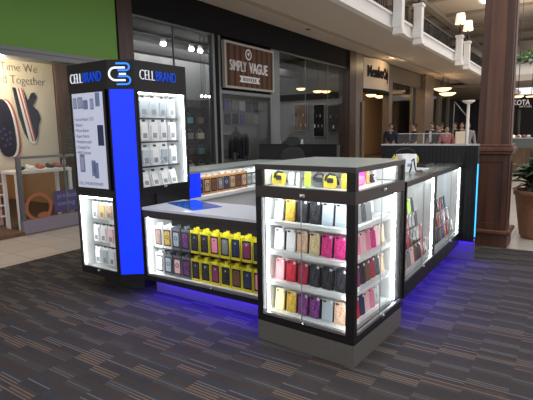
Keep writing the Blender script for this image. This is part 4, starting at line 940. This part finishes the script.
# ------------------------------------------------------------------ far cross bridge and far court
struct('wall_bridge', MB().box(30, 30.3, -14, 3.3, 4.66, 5.42).box(29.94, 30.0, -14, 3.3, 5.34, 5.42), 'fascia')
struct('floor_bridge', B(30, 36, -14, 3.3, 4.3, 4.66), 'soffit')
hg = thing('hanging_greenery', 'green garland of leaves along the white far bridge', 'plants', (29.95, 0, 5.42))
lv = MB(); rg = random.Random(11)
for k in range(900):
    y = rg.uniform(-1.2, 2.6); z = rg.uniform(-.15, .62)*(.7+.3*math.sin(y*5)); p0 = Vector((rg.uniform(-.25, .3), y, z)); d = Vector((rg.uniform(-1,1), rg.uniform(-1,1), rg.uniform(-.6,.8))).normalized(); s_ = d.orthogonal().normalized()*.05
    lv._add([tuple(p0), tuple(p0+d*.12+s_), tuple(p0+d*.24), tuple(p0+d*.12-s_)], [(0,1,2,3)])
lv.obj('foliage', 'leafl', hg); B(-.1, .25, -1.2, 2.6, .0, .1).obj('planter_box', 'fascia', hg)
bowl(26.0, 1.60, 3.15, 'warm bowl lamp right of the column, left of the pair', 'bowl lamps right of the column', 8.4, .28)
bowl(26.2, .98, 3.12, 'warm bowl lamp right of the column, at the picture edge', 'bowl lamps right of the column', 8.4, .28)
kt = thing('hanging_shop_sign', 'black sign on a post lettered DAKOTA in white', 'sign', (20.0, .95, 0))
B(-.06, .06, -.62, .62, 2.30, 2.75).obj('sign_board', 'storeblack', kt)
put_text('sign_words', 'DAKOTA', .30, 'cardwhite', kt, (-.065, .60, 2.45), '-X', xs=.78, depth=.006, bold=.006)
put_text('sign_words', 'WATCHES', .11, 'cardwhite', kt, (-.065, .02, 2.34), '-X', xs=.9, depth=.006)
MB().cyl(.06, -.012, 2.30, 10).obj('post', 'iron', kt)
gd = thing('display_kiosk', 'small distant sunglasses kiosk with glowing case beneath the black sign', 'kiosk', (15.5, .25, -.012))
B(-.4, .4, -.9, .9, 0, .85).obj('cabinet_body', 'wood', gd); B(-.38, .38, -.88, .88, .85, 1.15).obj('glass_case', 'ledsoft' if False else 'frosted', gd); B(-.42, .42, -.92, .92, 1.15, 1.18).obj('top_rail', 'alu', gd)
rg = random.Random(4)
for k in range(22):
    o = MB().sphere((0,0,.05), .05, 1, 1.3, 1).obj('trinket', ['cardwhite','clothpink','clothgrey','shade','clothblack'][k%5], loc=(15.25+.24*(k//11), -.55+.15*(k%11), 1.1685)); tag(o, 'small bright trinket on top of the distant kiosk case', 'trinket', 'trinkets on the distant kiosk')
ms2 = thing('cone_tree', 'white cone ornament on the distant kiosk', 'ornament', (15.0+.35, .95, 1.1685)); MB().lathe([(.13,0),(.07,.28),(.08,.28),(1e-5,.6)], 14).obj('cone', 'cardwhite', ms2)
pc = thing('pale_post', 'pale slim post with flat cap left of the wooden column', 'post', (14.0, 1.90, -.012)); MB().cyl(.05, 0, 2.32, 12).obj('post_shaft', 'fascia', pc); MB().lathe([(.06,2.32),(.20,2.40),(.20,2.44)], 16).obj('post_cap', 'fascia', pc)
es = thing('escalator_handrail', 'sloping pale handrail of a distant stair', 'handrail', (16, 2.3, 0)); MB().tube([(0,.45,2.50),(0,0,1.95),(0,-.06,1.2),(0,-.06,0)], .028).tube([(0,.45,2.5),(0,.5,0)], .02).obj('handrail', 'alum', es)
t = table(19.5, -.6, 1.2, 1.2, .9, 'distant wooden display table right of the column')

# ------------------------------------------------------------------ people
def person(x, y, face, label, top='clothblack', legs='denim', shirt=None, h=1.74, arm='down'):
    t = thing('person', label, 'person', (x, y, -.012), face)
    s = h/1.75
    def skinned(name, joints, edges, m, root=0):
        me = bpy.data.meshes.new(name); me.from_pydata([tuple(Vector(j[0])*s) for j in joints], edges, []); me.materials.append(M_[m])
        o = link(name, me, t); md = o.modifiers.new('skin', 'SKIN'); sk = me.skin_vertices[0].data
        for i, j in enumerate(joints): sk[i].radius = (j[1]*s, j[2]*s); sk[i].use_root = (i == root)
        md.use_smooth_shade = True; sb = o.modifiers.new('sub', 'SUBSURF'); sb.levels = sb.render_levels = 1
        return o
    fw = .12 if arm == 'down' else .28; hz = .80 if arm == 'down' else 1.02
    J = [((0,0,.95),.15,.11),((0,0,1.18),.13,.10),((0,0,1.38),.17,.11),((0,0,1.49),.065,.065),((0,-.01,1.56),.055,.06)]
    E = [(0,1),(1,2),(2,3),(3,4)]
    for sx in (-1, 1):
        n = len(J); J += [((sx*.10,0,.88),.095,.10),((sx*.105,-.01,.50),.062,.068),((sx*.11,.02,.09),.042,.045),((sx*.12,-.13,.035),.04,.03)]
        E += [(0,n),(n,n+1),(n+1,n+2),(n+2,n+3)]
        n = len(J); J += [((sx*.20,0,1.42),.062,.062),((sx*.25,.0,1.14),.045,.045),((sx*.25,-fw,.5*(hz+1.06)),.036,.036),((sx*.24,-fw-.02,hz),.03,.022)]
        E += [(2,n),(n,n+1),(n+1,n+2),(n+2,n+3)]
    skinned('body', J, E, 'skin')
    K = [((0,0,.90),.165,.125),((0,0,1.18),.148,.115),((0,0,1.38),.185,.125),((0,.0,1.475),.08,.08)]; E = [(0,1),(1,2),(2,3)]
    for sx in (-1, 1):
        n = len(K); K += [((sx*.20,0,1.42),.078,.078),((sx*.25,.0,1.14),.060,.060),((sx*.25,-fw,.5*(hz+1.06)),.048,.048)]; E += [(2,n),(n,n+1),(n+1,n+2)]
    skinned('jacket', K, E, top)
    K = [((0,0,.93),.155,.12)]; E = []
    for sx in (-1, 1):
        n = len(K); K += [((sx*.10,0,.86),.105,.112),((sx*.105,-.01,.50),.078,.084),((sx*.11,.02,.10),.062,.065)]; E += [(0,n),(n,n+1),(n+1,n+2)]
    skinned('trousers', K, E, legs)
    MB().sphere((0,-.01,1.645), .095, .82, .98, 1.2, 16, 12).sphere((0,-.105,1.64), .018, .8, 1, 1.3, 8, 6).sphere((-.08,0,1.64), .02, .5, 1, 1.4, 8, 6).sphere((.08,0,1.64), .02, .5, 1, 1.4, 8, 6).obj('head', 'skin', t).scale = (s, s, s)
    MB().sphere((-.03,-.093,1.655), .011, seg=8, rings=6).sphere((.03,-.093,1.655), .011, seg=8, rings=6).obj('eyes', 'blackmatte', t).scale = (s, s, s)
    MB().sphere((0,.012,1.672), .102, .86, .98, 1.12, 16, 12).obj('hair', 'hair', t).scale = (s, s, s)
    if shirt: MB().rplate(.10, .42, .012, .03, Matrix.Translation((0, -.118, 1.02))).obj('shirt_front', shirt, t).scale = (s, s, s)
    return t
person(14.0, 3.66, -2.6, 'person in a dark jacket over grey, hands raised, before the shop window', 'clothblack', 'clothblack', 'clothgrey', arm='up')
person(15.5, 5.0, -1.2, 'person in a navy coat at the far left of the group above the end wall', 'clothnavy', 'clothblack')
person(16.0, 3.55, -1.7, 'person in a dark suit with a bright white shirt', 'clothnavy', 'clothnavy', 'clothwhite')
person(17.2, 3.48, -2.0, 'person in black right of the white-shirted one', 'clothblack', 'denim')
person(14.0, 2.55, -1.2, 'person in a dusty pink top', 'clothpink', 'clothblack', h=1.6)
person(19.0, 3.32, -1.9, 'person in a navy coat behind the pink top', 'clothnavy', 'clothblack')
person(18.0, 2.84, -1.5, 'person in black standing before the pale post', 'clothblack', 'denim', 'clothgrey')
person(14.6, 2.00, -1.0, 'person in a pale grey jacket beside the wooden column', 'clothgrey', 'denim', h=1.72)
person(15.0, 3.05, -2.2, 'person in black between the white-shirted one and the pink top', 'clothblack', 'clothblack', h=1.68)

# ------------------------------------------------------------------ lights
W = bpy.data.worlds.new('world'); scene.world = W; W.use_nodes = True
bg = W.node_tree.nodes['Background']; bg.inputs[0].default_value = (.95, .92, .92, 1); bg.inputs[1].default_value = 1.25
def area(name, loc, rot, sx, sy, power, c=(1,1,1)):
    l = bpy.data.lights.new(name, 'AREA'); l.shape = 'RECTANGLE'; l.size = sx; l.size_y = sy; l.energy = power; l.color = c
    o = bpy.data.objects.new(name, l); COL.objects.link(o); o.location = loc; o.rotation_euler = rot; return o
area('skylight', (2, -2, 12), (0, 0, 0), 8, 8, 420, (.95, .97, 1.))
area('cove_uplight', (20, 1.5, 5.6), (PI, 0, 0), 20, 3, 900, (1., .92, .82))  # added unseen fill light that brightens the upper ceiling
area('skylight_far', (18, 0, 8.4), (0, 0, 0), 16, 4, 420, (1., .95, .88))
def point(name, loc, power, c, r=.1):
    l = bpy.data.lights.new(name, 'POINT'); l.energy = power; l.color = c; l.shadow_soft_size = r
    o = bpy.data.objects.new(name, l); COL.objects.link(o); o.location = loc; return o
point('clog_shop_lamp', (1.2, 6.45, 2.6), 70, (1., .80, .58))
point('clog_shop_lamp_back', (-.5, 8.6, 2.9), 90, (1., .8, .58))
area('boutique_lamps', (8.5, 8.8, 4.0), (0, 0, 0), 9, 1.5, 270, (1., .95, .9))
area('member_shop_lamps', (18.5, 7.8, 4.1), (0, 0, 0), 6, 1.5, 150, (1., .74, .46))
point('sign_lamp', (16.6, 5.2, 4.2), 14, (1., .72, .42), .1)

# ------------------------------------------------------------------ camera
cam = bpy.data.cameras.new('camera'); co_ = bpy.data.objects.new('camera', cam); COL.objects.link(co_); scene.camera = co_
f, pitch, roll, yaw = 462.82, .1483, -.0175, .5864
d = Vector((math.cos(yaw)*math.cos(pitch), math.sin(yaw)*math.cos(pitch), -math.sin(pitch))); r = Vector((math.sin(yaw), -math.cos(yaw), 0)); u = r.cross(d)
r2 = r*math.cos(roll)+u*math.sin(roll); u2 = u*math.cos(roll)-r*math.sin(roll)
m = Matrix(((r2.x, u2.x, -d.x), (r2.y, u2.y, -d.y), (r2.z, u2.z, -d.z))).to_4x4(); m.translation = Vector((-2.6619, -1.1082, 1.55)); co_.matrix_world = m
cam.sensor_width = 36; cam.lens = 36*f/533; cam.clip_end = 200
scene.view_settings.view_transform = 'Standard'; scene.view_settings.look = 'None'; scene.view_settings.exposure = 0; scene.view_settings.gamma = 1
